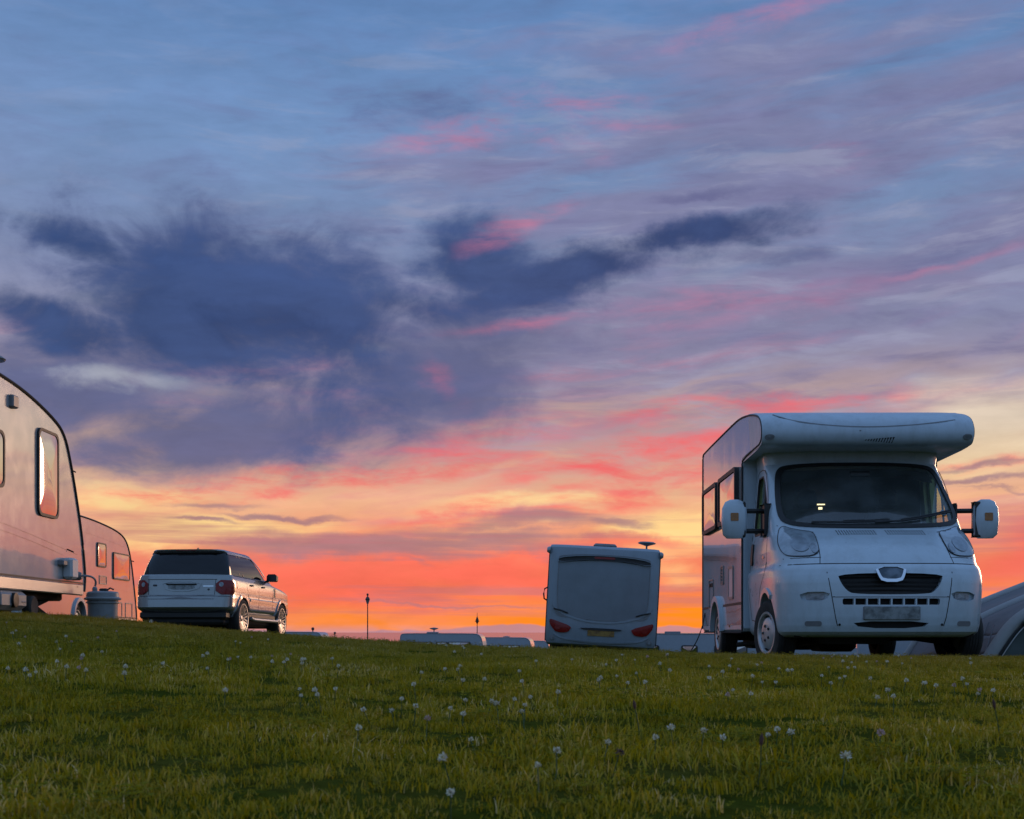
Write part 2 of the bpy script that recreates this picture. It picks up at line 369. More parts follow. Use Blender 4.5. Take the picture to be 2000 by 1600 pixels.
STUFF = {'bonnet_vent', 'wheel_nut', 'rim_hole', 'panel_seam', 'door_seam', 'tailgate_seam', 'spoke_ring', 'window_pillar', 'chassis_rail'}
class MB:
    """collects geometry that becomes ONE part"""
    def __init__(s): s.v = []; s.f = []
    def add(s, v, f):
        k = len(s.v); s.v += [Vector(p) for p in v]; s.f += [[i + k for i in g] for g in f]; return s
    def box(s, a, b, chamfer=0.0):
        (x0, y0, z0), (x1, y1, z1) = a, b
        c = min(chamfer, abs(x1 - x0) * .45, abs(y1 - y0) * .45, abs(z1 - z0) * .45)
        if c <= 0:
            v = [(x, y, z) for x in (x0, x1) for y in (y0, y1) for z in (z0, z1)]
            return s.add(v, [(0, 1, 3, 2), (4, 6, 7, 5), (0, 4, 5, 1), (2, 3, 7, 6), (0, 2, 6, 4), (1, 5, 7, 3)])
        def ring(z, i):
            X0, X1, Y0, Y1 = x0 + i, x1 - i, y0 + i, y1 - i
            return [(X0 + c, Y0, z), (X1 - c, Y0, z), (X1, Y0 + c, z), (X1, Y1 - c, z), (X1 - c, Y1, z), (X0 + c, Y1, z), (X0, Y1 - c, z), (X0, Y0 + c, z)]
        return s.loft([ring(z0, c * .9), ring(z0 + c, 0), ring(z1 - c, 0), ring(z1, c * .9)])
    def loft(s, loops, cap=True, closed=True):
        n = len(loops[0]); v = [p for l in loops for p in l]; f = []
        for k in range(len(loops) - 1):
            for i in range(n if closed else n - 1):
                j = (i + 1) % n
                f.append((k * n + i, k * n + j, (k + 1) * n + j, (k + 1) * n + i))
        if cap and closed:
            f.append(tuple(range(n))[::-1]); f.append(tuple(range((len(loops) - 1) * n, len(loops) * n)))
        return s.add(v, f)
    def tube(s, pts, r, n=8, cap=True):
        pts = [Vector(p) for p in pts]; rs = r if isinstance(r, (list, tuple)) else [r] * len(pts)
        loops = []; up = Vector((0, 0, 1))
        for i, p in enumerate(pts):
            t = (pts[min(i + 1, len(pts) - 1)] - pts[max(i - 1, 0)]).normalized()
            a = up if abs(t.dot(up)) < .95 else Vector((1, 0, 0))
            u = t.cross(a).normalized(); w = u.cross(t)
            loops.append([p + (u * math.cos(2 * PI * k / n) + w * math.sin(2 * PI * k / n)) * rs[i] for k in range(n)])
        return s.loft(loops, cap)
    def lathe(s, prof, axis='Z', n=24, c=(0, 0, 0), cap=True):
        loops = []
        for r, h in prof:
            l = []
            for k in range(n):
                a = 2 * PI * k / n; u, w = r * math.cos(a), r * math.sin(a)
                l.append(Vector((u, w, h) if axis == 'Z' else (h, u, w) if axis == 'X' else (u, h, w)) + Vector(c))
            loops.append(l)
        return s.loft(loops, cap)
    def patch(s, poly, fn, d0, d1, rings=3, bulge=0.0):
        """slab over polygon (star shaped) on a surface fn(u, v, d)"""
        n = len(poly); cu = sum(p[0] for p in poly) / n; cv = sum(p[1] for p in poly) / n
        L = [[fn(u, v, d0) for u, v in poly]]
        for k in range(rings):
            t = 1 - k / rings
            L.append([fn(cu + (u - cu) * t, cv + (v - cv) * t, d1 + bulge * (1 - t * t)) for u, v in poly])
        k0 = len(s.v); s.loft(L, cap=False)
        c = len(s.v); s.v.append(Vector(fn(cu, cv, d1 + bulge))); b = k0 + (len(L) - 1) * n
        s.f += [[b + i, b + (i + 1) % n, c] for i in range(n)]
        s.f.append(list(range(k0, k0 + n)))
        return s
    def frame(s, outer, inner, fn, d0, d1):
        L = [[fn(u, v, d0) for u, v in outer], [fn(u, v, d1) for u, v in outer], [fn(u, v, d1) for u, v in inner], [fn(u, v, d0) for u, v in inner]]
        n = len(outer); k = len(s.v)
        s.loft(L + [L[0]], cap=False)
        return s
    def ribbon(s, line, fn, w, d, closed=False):
        """thin raised strip following a line on a surface"""
        line = list(line); n = len(line); L = []
        for i, p in enumerate(line):
            a = line[(i - 1) % n if closed else max(i - 1, 0)]; b = line[(i + 1) % n if closed else min(i + 1, n - 1)]
            tx, ty = b[0] - a[0], b[1] - a[1]; l = math.hypot(tx, ty) or 1
            nx, ny = -ty / l * w / 2, tx / l * w / 2
            L.append([fn(p[0] + nx, p[1] + ny, -.002), fn(p[0] + nx, p[1] + ny, d), fn(p[0] - nx, p[1] - ny, d), fn(p[0] - nx, p[1] - ny, -.002)])
        if closed: L.append(L[0])
        return s.loft(L, cap=not closed)
    def build(s, name, material, parent=None, smooth=30, **k):
        o = link(name, mesh(name, s.v, s.f, material, smooth), parent, **k)
        if name in STUFF: o['kind'] = 'stuff'
        return o

def rrect(cx, cy, w, h, r, n=5):
    r = min(r, w / 2 - 1e-4, h / 2 - 1e-4); out = []
    for k, (sx_, sy_) in enumerate(((1, 1), (-1, 1), (-1, -1), (1, -1))):
        for i in range(n + 1):
            a = PI / 2 * k + PI / 2 * i / n
            out.append((cx + sx_ * (w / 2 - r) + r * math.cos(a), cy + sy_ * (h / 2 - r) + r * math.sin(a)))
    return out

def inset(poly, d):
    n = len(poly); cu = sum(p[0] for p in poly) / n; cv = sum(p[1] for p in poly) / n
    us = max(abs(p[0] - cu) for p in poly); vs = max(abs(p[1] - cv) for p in poly)
    return [(cu + (u - cu) * (1 - d / us), cv + (v - cv) * (1 - d / vs)) for u, v in poly]

def smoothpoly(pts, n=3, closed=True):
    """rounds the corners of a polygon"""
    for _ in range(n):
        out = []; m = len(pts)
        for i in range(m if closed else m - 1):
            a, b = pts[i], pts[(i + 1) % m]
            out += [tuple(a[k] * .75 + b[k] * .25 for k in range(len(a))), tuple(a[k] * .25 + b[k] * .75 for k in range(len(a)))]
        pts = out if closed else [pts[0]] + out + [pts[-1]]
    return pts

def densify(pts, step, closed=True):
    out = []; m = len(pts)
    for i in range(m if closed else m - 1):
        a, b = pts[i], pts[(i + 1) % m]; l = math.dist(a, b); k = max(1, int(l / step))
        out += [tuple(a[c] + (b[c] - a[c]) * j / k for c in range(len(a))) for j in range(k)]
    return out if closed else out + [pts[-1]]

def boolean(o, cutters, smooth=30):
    for c in cutters:
        md = o.modifiers.new('cut', 'BOOLEAN'); md.operation = 'DIFFERENCE'; md.solver = 'EXACT'; md.object = c
    bpy.context.view_layer.update()
    dg = bpy.context.evaluated_depsgraph_get()
    me = bpy.data.meshes.new_from_object(o.evaluated_get(dg))
    o.modifiers.clear(); o.data = me
    for c in cutters: bpy.data.objects.remove(c)
    finish(me, smooth)
    return o

def copy_tree(o, parent=None):
    c = o.copy(); COL.objects.link(c); c.parent = parent
    if parent is not None: c.matrix_parent_inverse = o.matrix_parent_inverse.copy()
    for ch in list(o.children): copy_tree(ch, c)
    return c

def planloop(z, yr, yf, w, Dr, Df, n=3.0, N=14):
    """closed plan outline with rounded ends; yr = near end, yf = far end"""
    pts = []
    for k in range(2 * N + 1):
        a = -PI / 2 + PI * k / (2 * N)
        x = w * math.copysign(abs(math.sin(a)) ** (2 / n), a); y = yr + Dr * (1 - abs(math.cos(a)) ** (2 / n))
        pts.append((x, y, z))
    for k in range(2 * N + 1):
        a = PI / 2 - PI * k / (2 * N)
        x = w * math.copysign(abs(math.sin(a)) ** (2 / n), a); y = yf - Df * (1 - abs(math.cos(a)) ** (2 / n))
        pts.append((x, y, z))
    return pts

# ------------------------------------------------------------------ terrain
_ky = np.array([-40, 0, 1.9, 3.3, 5, 7, 9, 11, 14, 17, 27, 36, 45, 60, 75, 120, 300, 420, 9000.])
_kb = np.array([-.3, 0, .015, .07, .12, .158, .176, .152, .035, -.04, -.27, -.62, -1.1, -1.9, -2.5, -3.6, -8.5, -13, -60.])
_ks = np.array([0, .15, .3, .45, .65, .85, 1.0, 1.15, 1.4, 1.45, 1.5, 1.5, 1.5, 1.5, 1.5, 1.2, 1, 1, 0.])
_tx = np.array([-60, -30, -14, -8.8, -5.0, -3.46, -2.4, -1.4, -.6, 0, .6, 1.4, 2.4, 3.5, 5, 8, 20, 60.])
_tv = np.array([.5, .42, .39, .35, .285, .215, .135, .062, .024, 0, -.019, -.042, -.060, -.066, -.070, -.12, -.3, -.5])
def _sm(k, v, x):
    """monotone cubic through the knots"""
    x = np.clip(np.asarray(x, float), k[0], k[-1])
    d = np.diff(v) / np.diff(k); m = np.concatenate([[d[0]], (d[:-1] + d[1:]) / 2, [d[-1]]])
    for i in range(len(d)):
        if d[i] == 0: m[i] = m[i + 1] = 0
    i = np.clip(np.searchsorted(k, x, 'right') - 1, 0, len(k) - 2)
    h = k[i + 1] - k[i]; t = (x - k[i]) / h
    return (2 * t**3 - 3 * t**2 + 1) * v[i] + (t**3 - 2 * t**2 + t) * h * m[i] + (-2 * t**3 + 3 * t**2) * v[i + 1] + (t**3 - t**2) * h * m[i + 1]
def terrain(x, y):
    x = np.asarray(x, float); y = np.asarray(y, float)
    b = _sm(_ky, _kb, y); s = _sm(_ky, _ks, y); t = _sm(_tx, _tv, x)
    n = .012 * np.sin(x * 2.3 + np.sin(y * 1.7) * 1.3) * np.sin(y * 1.9 + 1.0 + np.sin(x * 1.1)) + .006 * np.sin(x * 5.7 + 2) * np.sin(y * 6.3 + x)
    fade = np.clip(1.3 - y / 14, 0.25, 1)
    return b + t * s + n * fade
def gz(x, y): return float(terrain(x, y))
# ------------------------------------------------------------------ ground, sea, hills
def structure(name, me):
    o = link(name, me); o['kind'] = 'structure'; return o

gx = np.concatenate([-np.geomspace(600, 12, 26), np.arange(-11.7, 11.71, .15), np.geomspace(12, 600, 26)])
gy = np.concatenate([-np.geomspace(400, 3, 16), np.arange(-2.8, 16, .12), np.arange(16, 48, .7), np.geomspace(48.5, 430, 34)])
GX, GY = np.meshgrid(gx, gy); GZ = terrain(GX, GY)
nxg, nyg = len(gx), len(gy)
gv = np.stack([GX.ravel(), GY.ravel(), GZ.ravel()], 1)
gf = [(j * nxg + i, j * nxg + i + 1, (j + 1) * nxg + i + 1, (j + 1) * nxg + i) for j in range(nyg - 1) for i in range(nxg - 1)]
m = bpy.data.materials.new('turf'); m.use_nodes = True
t = NT(m.node_tree); b = m.node_tree.nodes['Principled BSDF']
co = t.n.new('ShaderNodeTexCoord').outputs['Object']
n1 = t.noise(co, 1.1, 6, .6); n2 = t.noise(co, 28, 6, .7)
c = t.mix(t.maprange(n1, .35, .68), (0.070, 0.088, 0.010), (0.120, 0.105, 0.018))
c = t.mix(t.math('MULTIPLY', t.maprange(n2, .40, .72), .7), c, (0.045, 0.040, 0.006))
t.put(b.inputs['Base Color'], c); b.inputs['Roughness'].default_value = .95; b.inputs['Specular IOR Level'].default_value = 0.0
bn = t.n.new('ShaderNodeBump'); bn.inputs['Distance'].default_value = 0.03; t.put(bn.inputs['Height'], n2); t.l.new(bn.outputs[0], b.inputs['Normal'])
M['turf'] = m
me = bpy.data.meshes.new('ground'); me.from_pydata(gv.tolist(), [], gf); me.materials.append(m)
me.polygons.foreach_set('use_smooth', [True] * len(me.polygons))
structure('ground', me)

M['sea'] = mat('calm_sea', (0.16, 0.13, 0.14), 0.16, spec=0.6, color2=(0.20, 0.16, 0.17), noise_scale=.004, bump=0.05, bump_scale=0.25)
mb = MB(); rr = [0, 300, 1500, 6000, 40000]
mb.add([(math.cos(2 * PI * k / 64) * r, math.sin(2 * PI * k / 64) * r, 0) for r in rr[1:] for k in range(64)],
       [tuple(range(64))] + [(j * 64 + k, j * 64 + (k + 1) % 64, (j + 1) * 64 + (k + 1) % 64, (j + 1) * 64 + k) for j in range(3) for k in range(64)])
structure('sea', mb.build('sea_mesh', 'sea').data).location = (0, 0, -9.5)
bpy.data.objects.remove(bpy.data.objects['sea_mesh'])

# ------------------------------------------------------------------ wheels
def wheel(parent, pos, R, wd, rr_, side, style, yaw=0.0, spokes=20):
    """side: -1 outer face looks to -x"""
    w = link('wheel', None, parent, pos, (0, 0, yaw))
    h = wd / 2
    mb = MB(); mb.lathe([(rr_ * .97, -h * .75), (rr_ + .012, -h * .92), (R * .86, -h), (R * .95, -h * .93), (R * .985, -h * .78), (R, -h * .62), (R, h * .62), (R * .985, h * .78),
                         (R * .95, h * .93), (R * .86, h), (rr_ + .012, h * .92), (rr_ * .97, h * .75)], 'X', 40, cap=False)
    # tread grooves: four rings of blocks standing proud
    for gq in (-.45, -.15, .15, .45):
        mb.lathe([(R - .004, h * (gq - .115)), (R + .006, h * (gq - .10)), (R + .006, h * (gq + .10)), (R - .004, h * (gq + .115))], 'X', 40, cap=False)
    mb.build('tyre', 'tyre', w)
    o = side * h
    mb = MB()
    if style == 'steel':
        mb.lathe([(rr_ + .012, o * .90), (rr_ + .008, o * .98), (rr_ - .012, o * .96), (rr_ - .022, o * .82), (rr_ - .03, o * .30), (.02, o * .25)], 'X', 36, cap=False)
        mb.build('rim', 'hubcap', w)
        mb = MB(); mb.lathe([(rr_ * .80, o * .30), (rr_ * .80, o * .62), (rr_ * .74, o * .80), (rr_ * .60, o * .90), (rr_ * .40, o * .94), (.0001, o * .95)], 'X', 32, cap=False)
        mb.build('hub_cap', 'hubcap', w)
        mb = MB()
        for k in range(5):
            a = 2 * PI * k / 5; mb.lathe([(.016, o * .90), (.016, o * 1.0), (.011, o * 1.06), (.0001, o * 1.06)], 'X', 8, (0, math.cos(a) * rr_ * .36, math.sin(a) * rr_ * .36), cap=False)
        mb.build('wheel_nut', 'black', w)
        mb = MB()
        for k in range(8):
            a = 2 * PI * (k + .5) / 8; mb.lathe([(.028, o * .60), (.028, o * .72), (.0001, o * .72)], 'X', 10, (0, math.cos(a) * rr_ * .90, math.sin(a) * rr_ * .90), cap=False)
        mb.build('rim_hole', 'black', w)
    else:
        mb.lathe([(rr_ + .012, o * .88), (rr_ + .010, o * .99), (rr_ - .012, o * .97), (rr_ - .018, o * .5), (rr_ - .022, -o * .6)], 'X', 40, cap=False)
        mb.build('rim', 'alloy', w)
        mb = MB()
        for k in range(10):
            for q_ in (-1, 1):
                a0 = 2 * PI * k / 10 + q_ * .05; a1 = 2 * PI * k / 10 + q_ * .20
                def P_(r, a, x): return Vector((x, math.cos(a) * r, math.sin(a) * r))
                L = []
                for r, a, x, wv in ((.05, a0, o * .55, .018), (rr_ * .55, (a0 + a1) / 2, o * .78, .015), (rr_ - .01, a1, o * .90, .015)):
                    tdir = Vector((0, -math.sin(a), math.cos(a)))
                    c_ = P_(r, a, x); L.append([c_ - tdir * wv, c_ + tdir * wv, c_ + tdir * wv - Vector((side * .02, 0, 0)), c_ - tdir * wv - Vector((side * .02, 0, 0))])
                mb.loft(L)
        mb.build('spoke_ring', 'alloy', w)
        MB().lathe([(.06, o * .40), (.06, o * .62), (.045, o * .68), (.0001, o * .68)], 'X', 16, cap=False).build('hub_cap', 'alloy', w)
        MB().lathe([(.17, o * .05), (.17, o * .18), (.0001, o * .18)], 'X', 24, cap=False).build('brake_disc', 'under', w)
        MB().lathe([(rr_ - .02, -o * .3), (.0001, -o * .3)], 'X', 24, cap=False).build('wheel_back', 'under', w)
    return w

def side_fn(x0, sgn):
    return lambda u, v, d: Vector((x0 + sgn * d, u, v))

def window(parent, fn, cy, cz, w, h, r=.07, depth=.022, fr=.035, pane='acrylic', frame_m='trim_dark', bulge=.008, n=5):
    o = rrect(cy, cz, w, h, r, n); i_ = inset(o, fr)
    f = MB().frame(o, i_, fn, -.004, depth).build('window_frame', frame_m, parent)
    p = MB().patch(inset(o, fr * .6), fn, -.006, depth * .75, 4, bulge).build('pane', pane, f, 40)
    return f
# ================================================================== MOTORHOME
def build_motorhome():
    X0, Y0, Z0 = 3.71, 13.0, -0.055
    root = thing('motorhome', 'large white overcab motorhome facing the camera, with long double mirror arms', 'motorhome', (X0, Y0, Z0), (0, 0, math.radians(-.6)))
    rows = [(.305, .16, .97, .8, 3.2), (.33, .09, 1.0, .8, 3.2), (.36, .045, 1.02, .8, 3.2), (.42, .02, 1.03, .8, 3.2), (.50, .005, 1.035, .8, 3.2), (.60, .0, 1.04, .8, 3.2), (.68, .0, 1.045, .8, 3.2),
            (.76, .002, 1.05, .8, 3.2), (.85, .01, 1.055, .8, 3.2), (.92, .028, 1.055, .8, 3.2), (.98, .055, 1.05, .8, 3.2), (1.015, .085, 1.045, .8, 3.2), (1.03, .115, 1.035, .78, 3.2),
            (1.07, .145, 1.03, .74, 3.1), (1.12, .19, 1.03, .68, 3.0), (1.2, .285, 1.03, .62, 3.0), (1.3, .43, 1.02, .54, 2.9), (1.37, .56, 1.01, .46, 2.9), (1.42, .68, 1.0, .40, 2.9),
            (1.50, .76, .995, .38, 2.9), (1.65, .90, .985, .36, 3.0), (1.80, 1.05, .97, .34, 3.0), (2.0, 1.24, .955, .33, 3.0), (2.12, 1.36, .945, .33, 3.0), (2.19, 1.44, .945, .33, 3.0), (2.23, 1.46, .95, .30, 3.0), (2.36, 1.47, .97, .30, 3.0)]
    R = np.array(rows)
    def par(z): return [float(np.interp(z, R[:, 0], R[:, i])) for i in (1, 2, 3, 4)]
    YB = 2.17
    def fy(x, z):
        yf, w, Dd, n = par(z); qq = min(abs(x) / w, .9999)
        return yf + Dd * (1 - (1 - qq ** n) ** (1 / n))
    def F(u, v, d):                                   # front surface, d metres outwards
        e = .01; y = fy(u, v)
        gx_ = (fy(min(u + e, 1.2), v) - fy(max(u - e, -1.2), v)) / (2 * e); gz_ = (fy(u, v + e) - fy(u, v - e)) / (2 * e)
        nn = Vector((gx_, -1, gz_)).normalized()
        return Vector((u, y, v)) + nn * d
    def SX(sgn): return lambda u, v, d: Vector((sgn * (par(v)[1] + d), u, v))
    zs = sorted(set([r[0] for r in rows] + list(np.arange(.34, 2.34, .045))))
    def shell(off=0.0, z0=None, z1=None, yb=YB):
        L = []
        for z in zs:
            if z0 is not None and z < z0: continue
            if z1 is not None and z > z1: continue
            yf, w, Dd, n = par(z)
            a = planloop(z, yf + off, yb, w - off, max(Dd - off * .3, .1), .05, n, 22)
            L.append(a)
        return L
    cab = MB().loft(shell()).build('cab_body', 'van_white', root)
    cutters = []
    inner = MB().loft(shell(.06, 1.30, 2.22, 2.30)).build('k', None); inner.parent = root; cutters.append(inner)
    def cutprism(poly, d0=-.35, d1=.2):
        mb = MB(); mb.loft([[Vector((u, fy(u, v) + dd, v)) for u, v in poly] for dd in (-d0, -d1)])
        o = mb.build('k', None); o.parent = root; return o
    wpoly = smoothpoly([(-.935, 1.56), (-.895, 1.95), (-.85, 2.12), (-.75, 2.165), (-.3, 2.185), (.3, 2.185), (.75, 2.165), (.85, 2.12), (.90, 1.95), (.955, 1.56), (.90, 1.47), (.66, 1.435), (.25, 1.42), (-.25, 1.42), (-.66, 1.435), (-.86, 1.47)], 2)
    cutters.append(cutprism(densify(inset(wpoly, .03), .08)))
    # side windows right through the cab
    swin = [(1.12, 1.50), (1.30, 1.78), (1.52, 2.04), (1.66, 2.12), (1.98, 2.12), (2.0, 2.05), (2.0, 1.44), (1.90, 1.40), (1.16, 1.40)]
    swin = [(1.17, 1.47), (1.34, 1.75), (1.56, 2.00), (1.70, 2.08), (1.96, 2.08), (1.99, 2.0), (1.99, 1.47), (1.92, 1.42), (1.22, 1.42)]
    mb = MB(); mb.loft([[Vector((xx, u, v)) for u, v in swin] for xx in (-1.4, 1.4)]); o = mb.build('k', None); o.parent = root; cutters.append(o)
    for s_ in (-1, 1):
        mb = MB(); mb.lathe([(.43, s_ * .66), (.43, s_ * 1.3)], 'X', 48, (0, .98, .345)); o = mb.build('k', None); o.parent = root; cutters.append(o)
    grille = smoothpoly([(-.515, .935), (-.50, .86), (-.44, .765), (-.36, .725), (.36, .725), (.44, .765), (.50, .86), (.515, .935)], 2)
    cutters.append(cutprism(densify(grille, .07), -.12, .1))
    slots = rrect(0, .655, .95, .062, .018, 3)
    cutters.append(cutprism(densify(slots, .07), -.10, .1))
    low = smoothpoly([(-.39, .462), (-.30, .395), (.30, .395), (.39, .462)], 1)
    cutters.append(cutprism(densify(low, .07), -.10, .1))
    fogp = {}
    for s_ in (-1, 1):
        fp = smoothpoly([(s_ * .58, .755), (s_ * .63, .665), (s_ * .84, .655), (s_ * .87, .75)], 1)
        fogp[s_] = fp; cutters.append(cutprism(densify(fp, .05), -.045, .1))
    boolean(cab, cutters)
    # rear tint panel & interior
    MB().box((-.9, 2.12, 1.3), (.9, 2.15, 2.2)).build('cab_curtain', 'seat', root)
    MB().patch(densify(wpoly, .06), F, .001, .010, 5, 0).build('windscreen', 'screen', root, 60)
    MB().frame(densify(wpoly, .06), densify(inset(wpoly, .055), .06)[:0] or [(u * .945, 1.80 + (v - 1.80) * .90) for u, v in densify(wpoly, .06)], F, .004, .014).build('windscreen_surround', 'black', root, 60)
    # tinted sun strip along the top of the screen
    top = [(-.80, 2.12), (-.3, 2.15), (.3, 2.15), (.80, 2.12), (.82, 1.99), (.45, 2.045), (0, 2.06), (-.45, 2.045), (-.82, 1.99)]
    MB().patch(densify(top, .1), F, -.045, -.04, 3, 0).build('sun_strip', 'black', root, 60)
    mb = MB(); mb.box((-.90, .80, 1.30), (.90, 1.45, 1.38), .03); mb.box((-.55, 1.02, 1.38), (-.15, 1.4, 1.47), .04); mb.build('dashboard', 'dash', root)
    mb = MB(); mb.lathe([(.19, 0), (.20, .012), (.19, .024), (.18, .012), (.19, 0)], 'Y', 24, (-.38, 1.40, 1.42), cap=False); mb.tube([(-.56, 1.41, 1.42), (-.20, 1.41, 1.42)], .012); mb.build('steering_wheel', 'black', root)
    for sx_ in (-.45, .45):
        mb = MB(); mb.loft([[(sx_ - .24, 1.72, 1.0), (sx_ + .24, 1.72, 1.0), (sx_ + .24, 1.86, 1.0), (sx_ - .24, 1.86, 1.0)],
                            [(sx_ - .26, 1.78, 1.45), (sx_ + .26, 1.78, 1.45), (sx_ + .26, 1.9, 1.45), (sx_ - .26, 1.9, 1.45)],
                            [(sx_ - .20, 1.84, 1.72), (sx_ + .20, 1.84, 1.72), (sx_ + .20, 1.94, 1.72), (sx_ - .20, 1.94, 1.72)]])
        mb.box((sx_ - .13, 1.84, 1.74), (sx_ + .13, 1.94, 1.94), .04); mb.build('seat', 'seat', root)
    MB().box((-.315, 1.95, 1.785), (-.215, 1.97, 1.797)).build('interior_lamp', 'lamp_lit', root)
    MB().box((-.285, 1.95, 1.735), (-.245, 1.97, 1.760)).build('interior_lamp', 'lamp_lit', root)
    MB().box((-.10, 1.28, 2.02), (.12, 1.31, 2.08), .02).build('rear_view_mirror', 'black', root)
    MB().patch([(.80 + .035 * math.cos(a * PI / 6), 1.61 + .035 * math.sin(a * PI / 6)) for a in range(12)], F, -.01, -.006, 1).build('round_sticker', 'sticker', root)
    for ln in ([(-.62, 1.475), (-.3, 1.470), (0, 1.475), (.18, 1.49)], [(.02, 1.468), (.30, 1.485), (.48, 1.51), (.70, 1.56), (.86, 1.60)]):
        mb = MB(); pts = [F(u, v, .03) for u, v in densify(ln, .1, False)]; mb.tube(pts, .011, 6); mb.tube([F(u, v + .022, .022) for u, v in densify(ln[len(ln) // 3:], .1, False)], .008, 5); mb.build('wiper', 'black', root)
    # side glass and the black frames round it
    for s_ in (-1, 1):
        fn = SX(s_)
        MB().patch(densify(swin, .12), fn, -.03, -.022, 2).build('side_window', 'side_glass', root, 60)
        MB().frame(densify(swin, .12), [(1.66 + (u - 1.66) * .93, 1.76 + (v - 1.76) * .94) for u, v in densify(swin, .12)], fn, -.02, .004).build('window_rubber', 'black', root)
        mb = MB(); mb.tube([fn(1.52, 1.42, -.01), fn(1.52, 1.96, -.01)], .012, 6); mb.build('window_bar', 'black', root)
        door = [(1.10, 1.36), (1.30, 1.80), (1.52, 2.07), (1.66, 2.15), (2.04, 2.15), (2.08, 2.0), (2.08, .50), (1.50, .46), (1.46, .62), (1.36, .80), (1.16, .92), (1.06, 1.02)]
        MB().ribbon(densify(smoothpoly(door, 1), .08), fn, .010, .0015, True).build('door_seam', 'black', root)
        MB().patch(rrect(1.93, 1.22, .12, .24, .05), fn, -.01, .018, 2).build('door_handle', 'black', root)
        MB().patch(rrect(1.25, 1.16, .10, .03, .014), fn, -.005, .006, 1).build('side_repeater', 'pale_lamp', root)
        # flared wheel arch lip
        arc = [(.98 + .45 * math.cos(a), .345 + .45 * math.sin(a)) for a in np.linspace(-.08, PI + .08, 26)]
        # keep only the part that lies on the flat flank
        bulgearc = [(u, v) for u, v in arc if u > .72]
        mb = MB(); mb.ribbon(bulgearc, fn, .05, .018); mb.build('wheel_arch_lip', 'van_white', root)
        # mirrors on their double arms
        mxc = s_ * 1.34
        mb = MB()
        prof = [(1.36, .045, .10), (1.40, .075, .15), (1.55, .09, .17), (1.68, .085, .16), (1.75, .06, .12), (1.775, .03, .06)]
        L = []
        for z, hy, hx in prof:
            L.append([Vector((mxc - s_ * .0 + hx * .82 * math.copysign(abs(math.cos(a)) ** .7, math.cos(a)), 1.26 + hy * math.copysign(abs(math.sin(a)) ** .7, math.sin(a)), z)) for a in np.linspace(0, 2 * PI, 20, endpoint=False)])
        mb.loft(L); mir = mb.build('door_mirror', 'van_white', root, 40)
        MB().patch(rrect(mxc - s_ * .0, 1.57, .20, .28, .03), lambda u, v, d: Vector((u, 1.345 + d, v)), -.03, .0, 1).build('mirror_glass', 'chrome', mir)
        MB().patch(rrect(mxc + s_ * .01, 1.585, .085, .085, .01), lambda u, v, d: Vector((u, 1.172 - d, v)), -.03, .006, 1).build('indicator', 'amber', mir)
        MB().box((mxc - s_ * .085, 1.20, 1.37), (mxc - s_ * .115, 1.32, 1.75), .012).build('mirror_edge', 'black', mir)
        for z in (1.44, 1.655):
            MB().tube([(s_ * .93, 1.32, z + .0), (s_ * 1.12, 1.28, z), (mxc - s_ * .08, 1.27, z)], .026, 8).build('mirror_arm', 'black', root)
        MB().box((s_ * .985, 1.17, 1.38), (s_ * 1.02, 1.40, 1.73), .02).build('mirror_foot', 'black', root)
        # headlamps
        hl = smoothpoly([(s_ * a, b_) for a, b_ in ((.985, 1.26), (.95, 1.40), (.90, 1.462), (.84, 1.43), (.74, 1.392), (.635, 1.378), (.632, 1.28), (.648, 1.115), (.90, 1.112), (.965, 1.15))], 2)
        hd = densify(hl, .05)
        MB().patch(hd, F, .0, .010, 4, .008).build('headlight', 'headlamp', root, 60)
        MB().ribbon(hd, F, .006, .0112, True).build('headlight_seam', 'black', root)
        MB().patch([(s_ * .80 + .085 * math.cos(a), 1.235 + .08 * math.sin(a)) for a in np.linspace(0, 2 * PI, 20, endpoint=False)], F, .012, .022, 3, .006).build('lamp_reflector', 'reflector', root, 60)
        MB().patch([(s_ * .685 + .03 * math.cos(a), 1.19 + .055 * math.sin(a)) for a in np.linspace(0, 2 * PI, 14, endpoint=False)], F, .012, .020, 2, .004).build('lamp_reflector', 'reflector', root, 60)
        # fog lamp in its pocket
        MB().patch(rrect(s_ * .735, .705, .17, .062, .012), F, -.05, -.030, 2).build('fog_lamp', 'pale_lamp', root)
        MB().patch(rrect(s_ * .74, .44, .15, .05, .02), F, -.004, .004, 1).build('tow_cover', 'trim_grey', root)
        MB().patch([(s_ * .50 + .012 * math.cos(a), .43 + .012 * math.sin(a)) for a in np.linspace(0, 2 * PI, 10, endpoint=False)], F, 0, .006, 1).build('bumper_plug', 'black', root)
    mb = MB()
    bs = [(-.775, 1.395), (-.66, 1.37), (-.632, 1.28), (-.645, 1.12), (-.66, 1.035), (-.625, 1.03), (-.60, .86), (-.575, .70), (-.54, .50), (-.50, .345)]
    for s_ in (-1, 1):
        mb.ribbon([(u * -s_, v) for u, v in densify(bs[2:], .06, False)], F, .008, .0015)
        mb.ribbon([(s_ * u, v) for u, v in densify([(.55, .705), (.575, .70)], .05, False)], F, .006, .0015)
        mb.ribbon([(s_ * u, v) for u, v in densify([(.64, 1.10), (.97, 1.095)], .06, False)], F, .006, .0015)
    mb.ribbon(densify([(-1.0, 1.03), (-.66, 1.033), (.66, 1.033), (1.0, 1.03)], .06, False), F, .009, .0015)
    mb.ribbon(densify([(-.63, 1.38), (-.78, 1.395), (-.95, 1.47)], .05, False), F, .007, .0015)
    mb.ribbon(densify([(.63, 1.38), (.78, 1.395), (.95, 1.47)], .05, False), F, .007, .0015)
    mb.ribbon(densify([(-.57, .70), (.57, .70)], .06, False), F, .006, .0015)
    mb.build('panel_seam', 'black', root)
